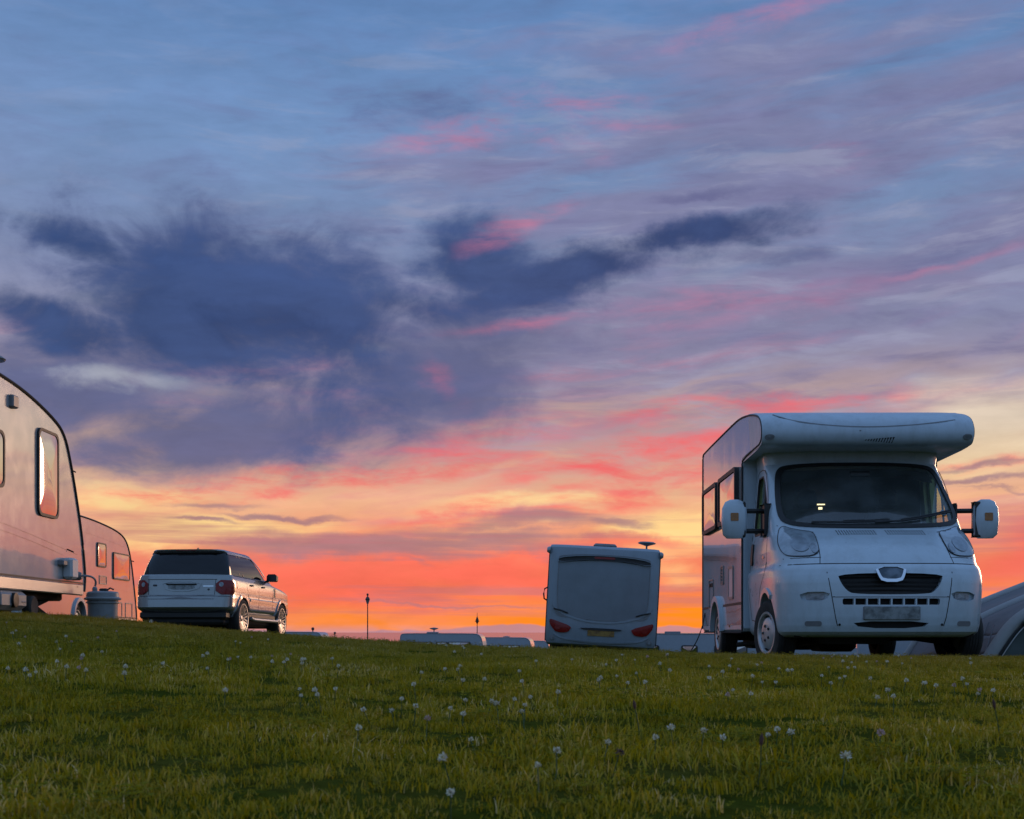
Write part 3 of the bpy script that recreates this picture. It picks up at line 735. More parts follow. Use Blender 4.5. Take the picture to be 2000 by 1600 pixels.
    # bonnet ridge (raised pressing) and bumper brow
    mb = MB()
    for a, b_ in ((-.40, -.02), (.10, .48)):
        for k in range(15):
            u = a + (b_ - a) * k / 14
            mb.patch([(u - .006, 1.398), (u + .003, 1.398), (u + .008, 1.345), (u - .001, 1.345)], F, 0, .002, 1)
    mb.build('bonnet_vent', 'black', root)
    # grille, slats, emblem
    MB().patch([(u * 1.02, v) for u, v in densify(grille, .08)], lambda u, v, d: Vector((u, fy(u, v) + .085 - d, v)), 0, .001, 1).build('grille', 'black', root)
    for k in range(4):
        z = .77 + k * .042; hw = .40 + .1 * min(1, (z - .73) / .12)
        MB().box((-hw, fy(.3, z) + .045, z), (hw, fy(.3, z) + .07, z + .008)).build('grille_slat', 'under', root)
    MB().patch([(u, v) for u, v in densify(slots, .08)], lambda u, v, d: Vector((u, fy(u, v) + .07 - d, v)), 0, .001, 1).build('lower_grille', 'under', root)
    for k in range(7):
        u = -.36 + .12 * k
        MB().box((u - .008, fy(u, .655) + .004, .622), (u + .008, fy(u, .655) + .05, .688)).build('grille_bar', 'van_white', root)
    MB().patch(densify(low, .08), lambda u, v, d: Vector((u, fy(u, v) + .07 - d, v)), 0, .001, 1).build('air_intake', 'under', root)
    emo = smoothpoly([(-.155, .985), (.155, .985), (.13, .90), (.095, .845), (-.095, .845), (-.13, .90)], 1)
    emi = [(u * .84, .935 + (v - .935) * .80 + .010) for u, v in emo]
    MB().frame(emo, emi, F, -.02, .02).build('emblem_surround', 'chrome', root)
    MB().patch(emi, F, -.02, .008, 2, .004).build('emblem', 'emblem', root)
    MB().patch(rrect(0, .543, .54, .125, .012), lambda u, v, d: Vector((u, -.008 - d, v)), -.03, .004, 2).build('number_plate', 'plate_white', root)
    MB().box((-.28, -.004, .475), (.28, .03, .61), .008).build('plate_holder', 'trim_grey', root)

    # ---------------- living box
    HW = 1.10
    prof = [(.93, 2.37), (.90, 2.41), (.895, 2.48), (.925, 2.55), (1.0, 2.615), (1.15, 2.675), (1.45, 2.735), (1.8, 2.785), (2.3, 2.835), (2.8, 2.85), (5.45, 2.85), (5.56, 2.83), (5.60, 2.76),
            (5.60, .42), (5.56, .365), (2.22, .365), (2.19, .40), (2.19, 2.24), (2.15, 2.31), (1.22, 2.325), (1.02, 2.335)]
    mb = MB()
    xs = [(-HW, .022), (-HW + .022, 0), (HW - .022, 0), (HW, .022)]
    cy, cz = 3.3, 1.8
    L = []
    for xx, ins in xs:
        L.append([Vector((xx, y + (ins if y < cy else -ins) + (.05 if y < 1.3 else 0), z + (ins if z < cz else -ins))) for y, z in prof])
    body = mb.loft(L).build('body_shell', 'grp_white', root, 25)
    cutters = []
    for s_ in (-1, 1):
        mb = MB(); mb.lathe([(.40, s_ * .8), (.40, s_ * 1.4)], 'X', 40, (0, 4.12, .345)); o = mb.build('k', None); o.parent = root; cutters.append(o)
    boolean(body, cutters, 25)
    # front moulding of the overcab: a pod swelling sideways and forwards, with a pressed crease
    P0 = [(1.80, 2.79), (1.45, 2.742), (1.15, 2.682), (.99, 2.618), (.90, 2.55), (.866, 2.475), (.865, 2.41), (.885, 2.36), (.93, 2.325), (1.0, 2.315), (1.12, 2.31), (1.3, 2.312), (1.5, 2.318), (1.62, 2.325)]
    pc = smoothpoly(P0, 2, False); L = []
    cyp, czp = 1.60, 2.45
    for k in range(65):
        xx = math.sin(PI / 2 * (-1.0 + 2.0 * k / 64)); xx = math.copysign(abs(xx) ** .8, xx); e = abs(xx) ** 12; sc_ = 1 - .05 * e
        dip = .012 * (1 - abs(xx) ** 2)
        L.append([Vector((xx * (HW + .004), cyp + (y - cyp) * sc_, max(czp + (z - czp) * (1 - .04 * e) + (.0), 2.15))) for y, z in pc])
    mb = MB(); mb.loft(L, cap=False, closed=False)
    k0 = len(pc)
    mb.f.append(list(range(k0))); mb.f.append(list(range(64 * k0, 65 * k0)))
    mb.build('overcab_pod', 'grp_white', root, 50)
    def PF(u, v, d):                                   # front of the pod as a surface
        best = np.interp(v, [2.33, 2.36, 2.41, 2.475, 2.55, 2.618, 2.682, 2.742, 2.79], [.925, .885, .866, .870, .905, .995, 1.155, 1.45, 1.8])
        e = abs(u / HW) ** 12
        y = cyp + (best - cyp) * (1 - .05 * e)
        return Vector((u, y - d, v + d * (0.0 if v < 2.6 else .7)))
    mb = MB()
    cr = [(-.96, 2.66), (-.88, 2.60), (-.62, 2.535), (-.3, 2.505), (0, 2.495), (.3, 2.505), (.62, 2.53), (.92, 2.58)]
    mb.ribbon(densify(smoothpoly(cr, 2, False), .06, False), PF, .012, .006); mb.build('pod_crease', 'trim_grey', root)
    for s_ in (-1, 1):
        lp = [(s_ * 1.03 + .05 * math.cos(a), 2.392 + .030 * math.sin(a)) for a in np.linspace(0, 2 * PI, 18, endpoint=False)]
        r_ = MB().frame(lp, [(s_ * 1.03 + (u - s_ * 1.03) * .66, 2.392 + (v - 2.392) * .6) for u, v in lp], PF, -.01, .012).build('marker_lamp', 'trim_grey', root)
        MB().patch([(s_ * 1.03 + (u - s_ * 1.03) * .7, 2.392 + (v - 2.392) * .66) for u, v in lp], PF, -.01, .008, 2, .004).build('lens', 'pale_lamp', r_)
    for k in range(11):
        u = -.03 + k * .028; h = .006 + .0022 * k
        MB().patch([(u - .008, 2.36 - h), (u + .004, 2.36 - h), (u + .012 + h * .3, 2.36 + h), (u, 2.36 + h)], PF, -.002, .003, 1).build('vent_slit', 'black', root)
    MB().patch(rrect(-.09, 2.455, .02, .012, .005), PF, -.002, .004, 1).build('pod_screw', 'trim_grey', root)
    # glossy side walls, edge trims, side details
    for s_ in (-1, 1):
        fn = side_fn(s_ * HW, s_)
        wallp = [(y + (.03 if y < cy else -.03), z + (.03 if z < cz else -.03)) for y, z in prof[1:13]] + [(5.57, .44), (4.54, .44), (4.50, .53), (4.40, .66), (4.25, .74), (4.12, .76), (3.99, .74), (3.84, .66), (3.74, .53), (3.70, .44), (2.26, .44), (2.25, 2.27), (2.17, 2.345), (1.24, 2.36), (1.08, 2.365), (.97, 2.42)]
        mb = MB(); n = len(wallp)
        mb.add([fn(u, v, -.004) for u, v in wallp] + [fn(u, v, .003) for u, v in wallp], [list(range(n)), list(range(n, 2 * n))] + [[i, (i + 1) % n, n + (i + 1) % n, n + i] for i in range(n)])
        mb.build('side_wall', 'side_white', root)
        rail = smoothpoly([(2.205, .37), (2.205, 2.26), (2.16, 2.325), (1.24, 2.34), (1.08, 2.34), (.955, 2.37), (.925, 2.41), (.92, 2.47), (.95, 2.54), (1.02, 2.60), (1.16, 2.655), (1.46, 2.715), (1.8, 2.765), (2.3, 2.815), (2.8, 2.83), (5.45, 2.83), (5.545, 2.81), (5.58, 2.75), (5.58, .40)], 1, False)
        MB().tube([fn(u, v, .004) for u, v in densify(rail, .3, False)], .011, 6).build('edge_rail', 'trim_dark', root)
        window(root, fn, 3.12, 1.98, 1.38, .60, .06, .055, .05)
        window(root, fn, 4.66, 1.98, 1.30, .60, .06, .055, .05)
        for (a, b_, w_, h_) in ((3.72, 1.07, .20, .24),):
            v_ = MB().frame(rrect(a, b_, w_, h_, .02, 3), inset(rrect(a, b_, w_, h_, .02, 3), .02), fn, -.004, .016).build('fridge_vent', 'trim_grey', root)
            for k in range(5): MB().box((0, 0, 0), (.012 * s_, w_ - .04, .012)).build('vent_slat', 'trim_grey', v_).location = (s_ * HW, a - w_ / 2 + .02, b_ - h_ / 2 + .03 + .042 * k)
        MB().frame(rrect(3.02, .95, .36, .40, .03), inset(rrect(3.02, .95, .36, .40, .03), .03), fn, -.004, .014).build('locker_hatch', 'trim_grey', root)
        MB().patch(inset(rrect(3.02, .95, .36, .40, .03), .028), fn, -.004, .008, 1).build('hatch_panel', 'grp_white', root)
        h2 = rrect(4.72, .86, .42, .40, .02); f2 = MB().frame(h2, inset(h2, .02), fn, -.004, .012).build('service_hatch', 'trim_grey', root)
        for dy_ in (-.09, .09): MB().patch(rrect(4.72 + dy_, .98, .06, .05, .01), fn, 0, .02, 1).build('hatch_catch', 'black', f2)
        MB().ribbon([(2.23, .69), (3.66, .685)], fn, .03, .007).build('skirt_strip', 'trim_dark', root)
        MB().ribbon([(4.60, .685), (5.56, .68)], fn, .03, .007).build('skirt_strip', 'trim_dark', root)
        arc = [(4.12 + .44 * math.cos(a), .345 + .44 * math.sin(a)) for a in np.linspace(.05, PI - .05, 22)]
        MB().ribbon(arc, fn, .07, .05).build('wheel_arch_lip', 'grp_white', root)
        MB().patch(rrect(3.15, .43, .03, .03, .01), fn, 0, .01, 1).build('side_marker', 'amber', root)
        wheel(root, (s_ * .955, .98, .345), .345, .215, .215, s_, 'steel', math.radians(13))
        wheel(root, (s_ * 1.00, 4.12, .345), .345, .215, .205, s_, 'steel')
    # underside: engine tray, cross members, axles, exhaust
    mb = MB(); mb.box((-.62, .35, .235), (.10, 1.5, .40), .04); mb.box((-.90, .30, .30), (.92, 1.25, .42), .04); mb.build('engine_tray', 'under', root)
    mb = MB(); mb.box((-.55, 1.5, .30), (-.40, 5.5, .42)); mb.box((.40, 1.5, .30), (.55, 5.5, .42)); mb.box((-1.1, 2.3, .345), (1.1, 5.5, .365)); mb.build('chassis_rail', 'under', root)
    mb = MB(); mb.tube([(-.95, 4.12, .30), (.95, 4.12, .30)], .05, 8); mb.box((-.20, 3.9, .13), (.10, 4.3, .34), .05); mb.build('rear_axle', 'under', root)
    MB().tube([(-.85, .98, .24), (-.5, .98, .30), (.5, .98, .31), (.85, .98, .26)], .045, 8).build('front_axle', 'under', root)
    MB().tube([(-.35, 1.5, .24), (-.62, 2.6, .22), (-.8, 3.3, .22), (-.95, 3.5, .2)], .03, 8).build('exhaust_pipe', 'under', root)
    MB().box((-.60, 4.6, .14), (-.10, 5.3, .36), .05).build('waste_tank', 'under', root)
    MB().box((-.35, 1.6, .14), (.06, 2.3, .34), .05).build('water_tank', 'under', root)
    MB().lathe([(.0001, .055), (.05, .05), (.05, .03), (.015, .025), (.015, -.02)], 'Z', 12, (-1.0, 3.4, 2.855)).build('roof_vent', 'trim_grey', root)
    MB().box((-.35, 3.1, 2.85), (.35, 3.8, 2.93), .04).build('roof_light', 'trim_grey', root)
    # electric hook-up lead trailing from the flank to the grass
    pts = smoothpoly([(-1.105, 5.35, .62), (-1.13, 5.37, .45), (-1.22, 5.4, .2), (-1.36, 5.5, -.02), (-1.45, 5.6, -.2)], 2, False)
    MB().tube(pts, .008, 6).build('power_cable', 'sock', root)
    return root
build_motorhome()
# ================================================================== ESTATE CAR (SUV)
def build_suv():
    root = thing('parked_car', 'silver four wheel drive estate car with dark rear window, seen from behind', 'car',
                 (-6.38, 25.55, .205), (math.radians(-.9), 0, math.radians(-6)))
    # z, y rear, y front, half width, D rear, D front
    rows = [(.42, .26, 4.45, .86, .5, .6), (.50, .12, 4.60, .92, .5, .7), (.55, .02, 4.66, .945, .45, .75), (.58, -.01, 4.68, .95, .45, .8), (.66, .0, 4.70, .955, .45, .8), (.78, .02, 4.70, .958, .42, .8),
            (.80, .055, 4.70, .95, .42, .8), (.90, .07, 4.69, .955, .42, .8), (.98, .08, 4.66, .955, .40, .85), (1.03, .088, 4.50, .952, .40, .95), (1.07, .095, 4.25, .948, .40, 1.0), (1.11, .10, 3.80, .94, .38, 1.0),
            (1.14, .105, 3.42, .93, .36, .7), (1.20, .12, 3.30, .905, .34, .6), (1.215, .14, 3.22, .885, .34, .55)]
    R = np.array(rows)
    def par(z): return [float(np.interp(z, R[:, 0], R[:, i])) for i in range(1, 6)]
    G = np.array([(1.19, .16, 3.16, .872, .30, .60), (1.30, .20, 2.96, .852, .30, .55), (1.45, .27, 2.70, .815, .30, .50), (1.58, .34, 2.46, .775, .30, .46), (1.66, .40, 2.30, .74, .30, .42)])
    zs = sorted(set(list(R[:, 0]) + list(np.arange(.44, 1.2, .04))))
    L = []
    for z in zs:
        yr, yf, w, Dr, Df = par(z); L.append(planloop(z, yr, yf, w, Dr, Df, 3.6, 16))
    body = MB().loft(L).build('car_body', 'silver', root)
    cut = []
    for y in (.94, 3.69):
        for s_ in (-1, 1):
            o = MB().lathe([(.415, s_ * .6), (.415, s_ * 1.2)], 'X', 40, (0, y, .385)).build('k', None); o.parent = root; cut.append(o)
    boolean(body, cut)
    MB().loft([planloop(z, yr, yf, w, Dr, Df, 3.6, 16) for z, yr, yf, w, Dr, Df in G]).build('cabin_glass', 'dark_glass', root, 40)
    roof = [(1.65, .40, 2.36, .750, .30, .45), (1.665, .375, 2.36, .752, .30, .45), (1.69, .33, 2.33, .73, .3, .45), (1.715, .32, 2.26, .69, .3, .45), (1.73, .48, 2.1, .55, .3, .45), (1.735, .9, 1.8, .25, .3, .4)]
    MB().loft([planloop(z, yr, yf, w, Dr, Df, 3.4, 16) for z, yr, yf, w, Dr, Df in roof]).build('roof', 'silver', root, 40)
    def RF(u, v, d):
        yr, yf, w, Dr, Df = par(v); qq = min(abs(u) / w, .9995); return Vector((u, yr + Dr * (1 - (1 - qq ** 3.6) ** (1 / 3.6)) - d, v))
    def gp(z): return [float(np.interp(z, G[:, 0], G[:, i])) for i in range(1, 6)]
    def SF(s_): return lambda u, v, d: Vector((s_ * (par(v)[2] + d), u, v))
    def GF(s_): return lambda u, v, d: Vector((s_ * (gp(v)[2] + d), u, v))
    # spoiler lip over the rear screen with the high brake lamp
    mb = MB(); mb.loft([[Vector((x, .325 + .10 * abs(x) ** 2, 1.70)), Vector((x, .50, 1.725)), Vector((x, .50, 1.66)), Vector((x, .33 + .10 * abs(x) ** 2, 1.685))] for x in np.linspace(-.60, .60, 9)]); mb.build('rear_spoiler', 'silver', root, 40)
    MB().box((-.2, .322, 1.687), (.2, .345, 1.697)).build('brake_lamp', 'red_lamp', root)
    MB().loft([[(-.02, .9, 1.72), (.02, .9, 1.72), (.02, 1.06, 1.72), (-.02, 1.06, 1.72)], [(-.006, 1.02, 1.80), (.006, 1.02, 1.80), (.006, 1.06, 1.80), (-.006, 1.06, 1.80)]]).build('roof_aerial', 'black', root)
    # tailgate: seams, number plate recess, badges, lamps
    mb = MB()
    for s_ in (-1, 1): mb.ribbon([(s_ * .70, 1.21), (s_ * .665, 1.10), (s_ * .655, .82)], RF, .010, .002)
    mb.ribbon(densify([(-.69, 1.115), (.69, 1.115)], .1, False), RF, .012, .002); mb.ribbon(densify([(-.655, .735), (.655, .735)], .1, False), RF, .010, .002)
    mb.build('tailgate_seam', 'black', root)
    MB().patch(densify([(-.655, .815), (.655, .815), (.62, .735), (-.62, .735)], .1), RF, -.005, .004, 1).build('bumper_insert', 'trim_grey', root)
    rec = smoothpoly([(-.43, 1.095), (.43, 1.095), (.33, .885), (-.33, .885)], 1)
    MB().frame(rec, inset(rec, .03), RF, -.01, .012).build('plate_recess', 'silver', root)
    MB().box((-.30, .055, 1.01), (.30, .09, 1.035), .006).build('tailgate_handle', 'black', root)
    MB().patch(rrect(0, .955, .52, .10, .01), RF, -.01, .010, 1).build('number_plate', 'plate_white', root)
    MB().patch(rrect(-.53, 1.0, .085, .034, .016), RF, -.002, .006, 1).build('oval_badge', 'trim_dark', root)
    MB().patch(rrect(.53, .985, .20, .02, .006), RF, -.002, .005, 1).build('name_badge', 'chrome', root)
    MB().patch(rrect(.54, .92, .04, .04, .018), RF, -.002, .006, 1).build('tailgate_lock', 'black', root)
    for s_ in (-1, 1):
        def LF(u, v, d, s_=s_):     # wraps round the rear corner; u is distance from the inner edge
            x = .675 + min(u, .205); yr, yf, w, Dr, Df = par(v); qq = min(x / (w), .9995)
            y = yr + Dr * (1 - (1 - qq ** 3.6) ** (1 / 3.6)); 
            if u > .205:
                y2 = y + (u - .205) * 1.0; qq2 = 1 - ((max(0, 1 - (y2 - yr) / Dr)) ** 3.6)
                x = w * max(0, qq2) ** (1 / 3.6); y = y2
                return Vector((s_ * (x + d), y, v))
            return Vector((s_ * x, y - d, v)) + Vector((s_ * d * .4 * qq ** 8, 0, 0))
        lamp = MB().patch(densify(smoothpoly([(0.0, 1.11), (.35, 1.10), (.42, .83), (.0, .82)], 1), .04), LF, -.01, .016, 3, .006).build('tail_lamp', 'red_lamp', root, 50)
        MB().patch([(.10 + .040 * math.cos(a), 1.02 + .045 * math.sin(a)) for a in np.linspace(0, 2 * PI, 14, endpoint=False)], LF, .01, .027, 2, .003).build('reversing_lens', 'pale_lamp', lamp)
        MB().patch([(.09 + .045 * math.cos(a), .885 + .042 * math.sin(a)) for a in np.linspace(0, 2 * PI, 14, endpoint=False)], LF, .01, .026, 2, .003).build('brake_lens', 'red_lamp', lamp)
        fn, gf_ = SF(s_), GF(s_)
        # window frames between the panes, belt line and doors
        mb = MB()
        for a in ([(.98, 1.22), (1.10, 1.64)], [(1.86, 1.22), (1.80, 1.64)], [(1.20, 1.22), (1.28, 1.64)]): mb.ribbon(a, gf_, .05, .006)
        mb.build('window_pillar', 'black', root)
        mb = MB(); mb.ribbon(densify([(.55, 1.645), (1.3, 1.655), (2.05, 1.645), (2.45, 1.47), (2.72, 1.30)], .1, False), gf_, .035, .010); mb.build('roof_rail', 'silver', root)
        MB().ribbon(densify([(.5, 1.205), (2.9, 1.19)], .2, False), fn, .014, .006).build('belt_strip', 'black', root)
        mb = MB()
        mb.ribbon(densify([(1.20, 1.19), (1.22, .98), (1.35, .78), (1.42, .56)], .08, False), fn, .010, .002)
        mb.ribbon(densify([(2.02, 1.19), (2.0, .52)], .1, False), fn, .010, .002); mb.ribbon(densify([(2.98, 1.15), (3.02, .9), (3.0, .52)], .1, False), fn, .010, .002)
        mb.build('door_seam', 'black', root)
        MB().ribbon(densify([(1.42, .76), (3.2, .74)], .2, False), fn, .05, .016).build('rubbing_strip', 'silver', root)
        for y in (1.42, 2.22): MB().box((s_ * .94, y, 1.045), (s_ * .985, y + .16, 1.075), .012).build('door_handle', 'black', root)
        MB().patch([(.60 + .075 * math.cos(a), 1.03 + .075 * math.sin(a)) for a in np.linspace(0, 2 * PI, 18, endpoint=False)], fn, -.004, .004, 1).build('fuel_flap', 'silver', root)
        vt = rrect(3.16, .98, .12, .19, .02); v_ = MB().patch(vt, fn, -.004, .006, 1).build('wing_vent', 'black', root)
        for k in range(3): MB().box((s_ * .955, 3.11, .92 + .055 * k), (s_ * .972, 3.21, .932 + .055 * k)).build('vent_slat', 'chrome', v_)
        for y in (.94, 3.69):
            arc = [(y + .44 * math.cos(a), .385 + .44 * math.sin(a)) for a in np.linspace(.02, PI - .02, 24)]
            MB().ribbon(arc, lambda u, v, d: Vector((s_ * ((par(v)[2]) + d), u, v)) if .45 < u < 4.0 else Vector((s_ * (par(v)[2] - max(0, .45 - u, u - 4.0) * .3 + d), u, v)), .055, .022).build('wheel_arch_lip', 'silver', root)
            wheel(root, (s_ * .84, y, .385), .385, .27, .285, s_, 'alloy')
        MB().tube([(s_ * .98, 1.38, .40), (s_ * 1.0, 1.5, .37), (s_ * 1.0, 3.15, .37), (s_ * .98, 3.27, .40)], .035, 8).build('side_step', 'alu', root)
        MB().box((s_ * .86, 1.3, .40), (s_ * .93, 3.3, .50), .02).build('sill', 'black', root)
        mb = MB(); mb.loft([[Vector((s_ * (x), 2.66 + (y - 2.66) * k, 1.27 + (z - 1.27) * k)) for y, z in ((2.60, 1.20), (2.78, 1.20), (2.80, 1.33), (2.62, 1.36))] for x, k in ((.93, .55), (.97, 1.0), (1.11, 1.0), (1.145, .7))]); mb.build('door_mirror', 'black', root)
        MB().tube([(s_ * .86, 2.72, 1.20), (s_ * .96, 2.70, 1.22)], .025, 6).build('mirror_arm', 'black', root)
    MB().box((-.80, .16, .24), (.80, 4.4, .46), .05).build('underbody', 'under', root)
    MB().box((-.86, .12, .34), (.86, .5, .52), .05).build('rear_valance', 'black', root)
    mb = MB(); mb.tube([(-.8, .94, .33), (.8, .94, .33)], .09, 8); mb.box((-.60, .60, .15), (.60, 1.3, .42), .06); mb.build('rear_axle', 'under', root)
    MB().tube([(-.62, .55, .3), (-.62, .12, .3)], .04, 10).build('exhaust_tip', 'alu', root)
    MB().tube([(-.22, .235, 1.26), (-.45, .22, 1.255), (-.70, .25, 1.27)], .010, 6).build('rear_wiper', 'black', root)
    return root
build_suv()

# ================================================================== TOURING CARAVANS (flank towards the camera)
def flank_caravan(name, label, X, prof, ylen0, zfloor, group_loc, wins, lines, arch, ground_z, width=2.2, tail=None, extra=None):
    """prof: far end outline in world (y, z) from roof down to floor"""
    oy = (ylen0 + prof[-1][0]) / 2
    root = thing(name, label, 'caravan', (X - width / 2, oy, ground_z))
    L0 = [(y - oy, z - ground_z) for y, z in prof]
    near = tail
    P_ = smoothpoly([(near[0][0] - oy, near[0][1] - ground_z)] + [(y - oy, z - ground_z) for y, z in near[1:]] + L0, 2, False)
    zb = zfloor - ground_z
    outline = P_ + [(P_[-1][0] - .05, zb), (P_[0][0] + .05, zb)]
    cy = sum(p[0] for p in outline) / len(outline); cz = (max(p[1] for p in outline) + zb) / 2
    h = width / 2; mb = MB(); L = []
    for xx, ins in ((-h, .02), (-h + .02, 0), (h - .02, 0), (h, .02)):
        L.append([Vector((xx, y * (1 - ins * .4), cz + (z - cz) * (1 - ins * 1.2))) for y, z in outline])
    body = mb.loft(L).build('body_shell', 'grp_white', root, 25)
    cut = []
    if arch:
        for s_ in (-1, 1):
            o = MB().lathe([(arch[2], s_ * (h - .35)), (arch[2], s_ * (h + .2))], 'X', 36, (0, arch[0] - oy, arch[1] - ground_z)).build('k', None); o.parent = root; cut.append(o)
        boolean(body, cut, 25)
    for s_ in (-1, 1):
        fn = side_fn(s_ * h, s_)
        ol = [(y * .992, cz + (z - cz) * .975) for y, z in outline]
        zl = cz + (zb - cz) * .975
        if arch:
            ay, azz, ar = arch[0] - oy, arch[1] - ground_z, arch[2] + .03
            a0 = math.asin(max(-1, min(1, (zl - azz) / ar)))
            ol = ol[:-1] + [(ay + ar * math.cos(a), azz + ar * math.sin(a)) for a in np.linspace(a0, PI - a0, 20)] + ol[-1:]
        n = len(ol); mb = MB()
        mb.add([fn(u, v, -.004) for u, v in ol] + [fn(u, v, .003) for u, v in ol], [list(range(n)), list(range(n, 2 * n))] + [[i, (i + 1) % n, n + (i + 1) % n, n + i] for i in range(n)])
        mb.build('side_wall', 'side_white', root)
        MB().tube([fn(y * .996, cz + (z - cz) * .985, .006) for y, z in densify(P_, .3, False)], .017, 6).build('awning_rail', 'trim_dark', root)
        MB().tube([fn(y * .999, cz + (z - cz) * 1.0, -.012) for y, z in densify(P_, .3, False)], .010, 6).build('edge_piping', 'alu', root)
        y0, y1 = P_[0][0] + .06, P_[-1][0] - .05
        segs = [(y0, y1)] if not arch else [(y0, arch[0] - oy - arch[2] - .03), (arch[0] - oy + arch[2] + .03, y1)]
        for a, b_ in segs:
            MB().box((s_ * (h - .03), a, zb - .03), (s_ * (h + .012), b_, zb + .10), .012).build('skirt', 'alu' , root)
            MB().ribbon([(a, zb + .115), (b_, zb + .115)], fn, .014, .016).build('skirt_rail', 'trim_dark', root)
        for (yc, zc, w_, hh, r) in wins: window(root, fn, yc - oy, zc - ground_z, w_, hh, r, .03, .03, bulge=.014)
        for ln in lines: MB().ribbon(densify(smoothpoly([(y - oy, z - ground_z) for y, z in ln], 2, False), .15, False), fn, .018, .006).build('side_moulding', 'side_white', root)
        if arch:
            arc = [(arch[0] - oy + arch[2] * 1.03 * math.cos(a), arch[1] - ground_z + arch[2] * 1.03 * math.sin(a)) for a in np.linspace(.0, PI, 24)]
            MB().ribbon(arc, fn, .07, .045).build('wheel_arch_lip', 'grp_white', root)
            wheel(root, (s_ * (h - .12), arch[0] - oy, .315), .315, .19, .185, s_, 'steel')
    MB().box((-h + .15, P_[0][0] + .3, zb - .10), (h - .15, P_[-1][0] - .3, zb), .02).build('chassis', 'under', root)
    if arch: MB().tube([(-h + .2, arch[0] - oy, .315), (h - .2, arch[0] - oy, .315)], .04, 8).build('axle', 'under', root)
    if extra: extra(root, oy, h, zb, ground_z)
    return root

def extra1(root, oy, h, zb, g):
    fn = side_fn(h, 1)
    L = lambda y: y - oy
    MB().box((h - .01, L(13.22), 2.54 - g), (h + .05, L(13.37), 2.665 - g), .012).build('flue_vent', 'trim_grey', root)
    v = MB().lathe([(.05, 0), (.05, .05), (.075, .06), (.08, .085), (.0001, .09)], 'Z', 16, (h - .18, L(13.62), 2.765 - g)).build('roof_flue', 'trim_grey', root)
    mb = MB(); mb.lathe([(.02, 0), (.02, .10), (.14, .125), (.15, .14), (.12, .165), (.0001, .175)], 'Z', 20, (h - .10, L(13.0), 2.83 - g)); mb.build('disc_aerial', 'trim_grey', root)
    MB().tube([(h, L(15.12), 2.14 - g), (h + .01, L(15.22), 2.13 - g)], .008, 6).build('awning_hook', 'trim_dark', root)
    b_ = MB().box((h - .01, L(14.80), .895 - g), (h + .11, L(15.03), 1.13 - g), .025).build('water_inlet', 'white_plastic', root)
    MB().box((h - .01, L(14.64), 1.035 - g), (h + .07, L(14.79), 1.10 - g), .012).build('inlet_cover', 'trim_grey', root)
    MB().lathe([(.05, h - .02), (.05, h + .07), (.035, h + .10), (.0001, h + .10)], 'X', 14, (0, L(15.17), .94 - g)).build('hose_socket', 'trim_grey', root)
    for a in (13.35, 13.5, 14.2): pass
    MB().patch(rrect(L(15.05), 1.22 - g, .24, .035, .01), fn, 0, .006, 1).build('maker_badge', 'side_white', root)
    MB().patch(rrect(L(15.28), .82 - g, .03, .02, .008), fn, 0, .012, 1).build('side_reflector', 'trim_dark', root)
    # corner steadies: a braced scissor each side
    for s_ in (1, -1):
        mb = MB(); x = s_ * (h - .22)
        mb.tube([(x, L(14.0), zb - .04), (x, L(14.9), .02)], .032, 6); mb.tube([(x, L(15.2), zb - .04), (x, L(14.55), .13)], .024, 6); mb.tube([(x, L(14.75), zb - .06), (x, L(14.6), .12)], .018, 6)
        mb.box((x - .07, L(14.82), -.01), (x + .07, L(15.02), .02)); mb.build('corner_steady', 'under', root)

def extra2(root, oy, h, zb, g):
    fn = side_fn(h, 1); L = lambda y: y - oy
    vt = rrect(L(28.62), 1.42 - g, .52, .19, .02); v = MB().frame(vt, inset(vt, .02), fn, 0, .014).build('fridge_vent', 'trim_grey', root)
    for k in range(5): MB().box((h, L(28.40), 1.345 - g + .032 * k), (h + .012, L(28.84), 1.357 - g + .032 * k)).build('vent_slat', 'trim_grey', v)
    for y in (29.75, 30.55):
        hp = rrect(L(y), .80 - g, .55, .34, .02); MB().frame(hp, inset(hp, .025), fn, 0, .012).build('locker_hatch', 'trim_grey', root)
    mb = MB(); mb.tube([(h - .2, L(30.2), zb - .04), (h - .2, L(30.9), .02)], .03, 6); mb.build('corner_steady', 'under', root)
    MB().tube([(h, L(30.82), 1.95 - g), (h + .02, L(30.9), 1.94 - g)], .012, 6).build('awning_hook', 'trim_dark', root)
    MB().box((-.35, L(27.5), 2.67 - g), (.35, L(28.2), 2.74 - g), .03).build('roof_light', 'trim_grey', root)

prof1 = [(13.0, 2.835), (13.76, 2.775), (14.6, 2.625), (14.88, 2.50), (15.06, 2.24), (15.24, 1.91), (15.42, 1.516), (15.53, 1.196), (15.59, .93), (15.55, .76)]
flank_caravan('touring_caravan', 'near white caravan at the left edge, its flank mirroring the sunset in a tall window', -5.0, prof1, 9.3, .755, None,
              [(14.305, 2.0, .62, .93, .09), (12.45, 1.99, 1.22, .56, .09), (10.9, 1.99, 1.2, .56, .09)],
              [[(9.6, 1.47), (12.0, 1.44), (13.4, 1.36), (14.6, 1.26), (15.30, 1.20)], [(9.6, 1.90), (12, 1.86), (13.5, 1.74)][:0] or [(9.6, 1.40), (12.0, 1.36), (13.6, 1.28), (14.8, 1.17)]],
              (12.45, .80, .38), .46, 2.2, tail=[(9.42, .78), (9.36, 1.3), (9.5, 2.1), (9.75, 2.6), (10.3, 2.84), (11.5, 2.87)], extra=extra1)
prof2 = [(26.8, 2.69), (27.8, 2.675), (28.6, 2.64), (29.5, 2.58), (30.15, 2.48), (30.5, 2.30), (30.78, 1.9), (31.0, 1.315), (31.18, .80), (31.2, .56)]
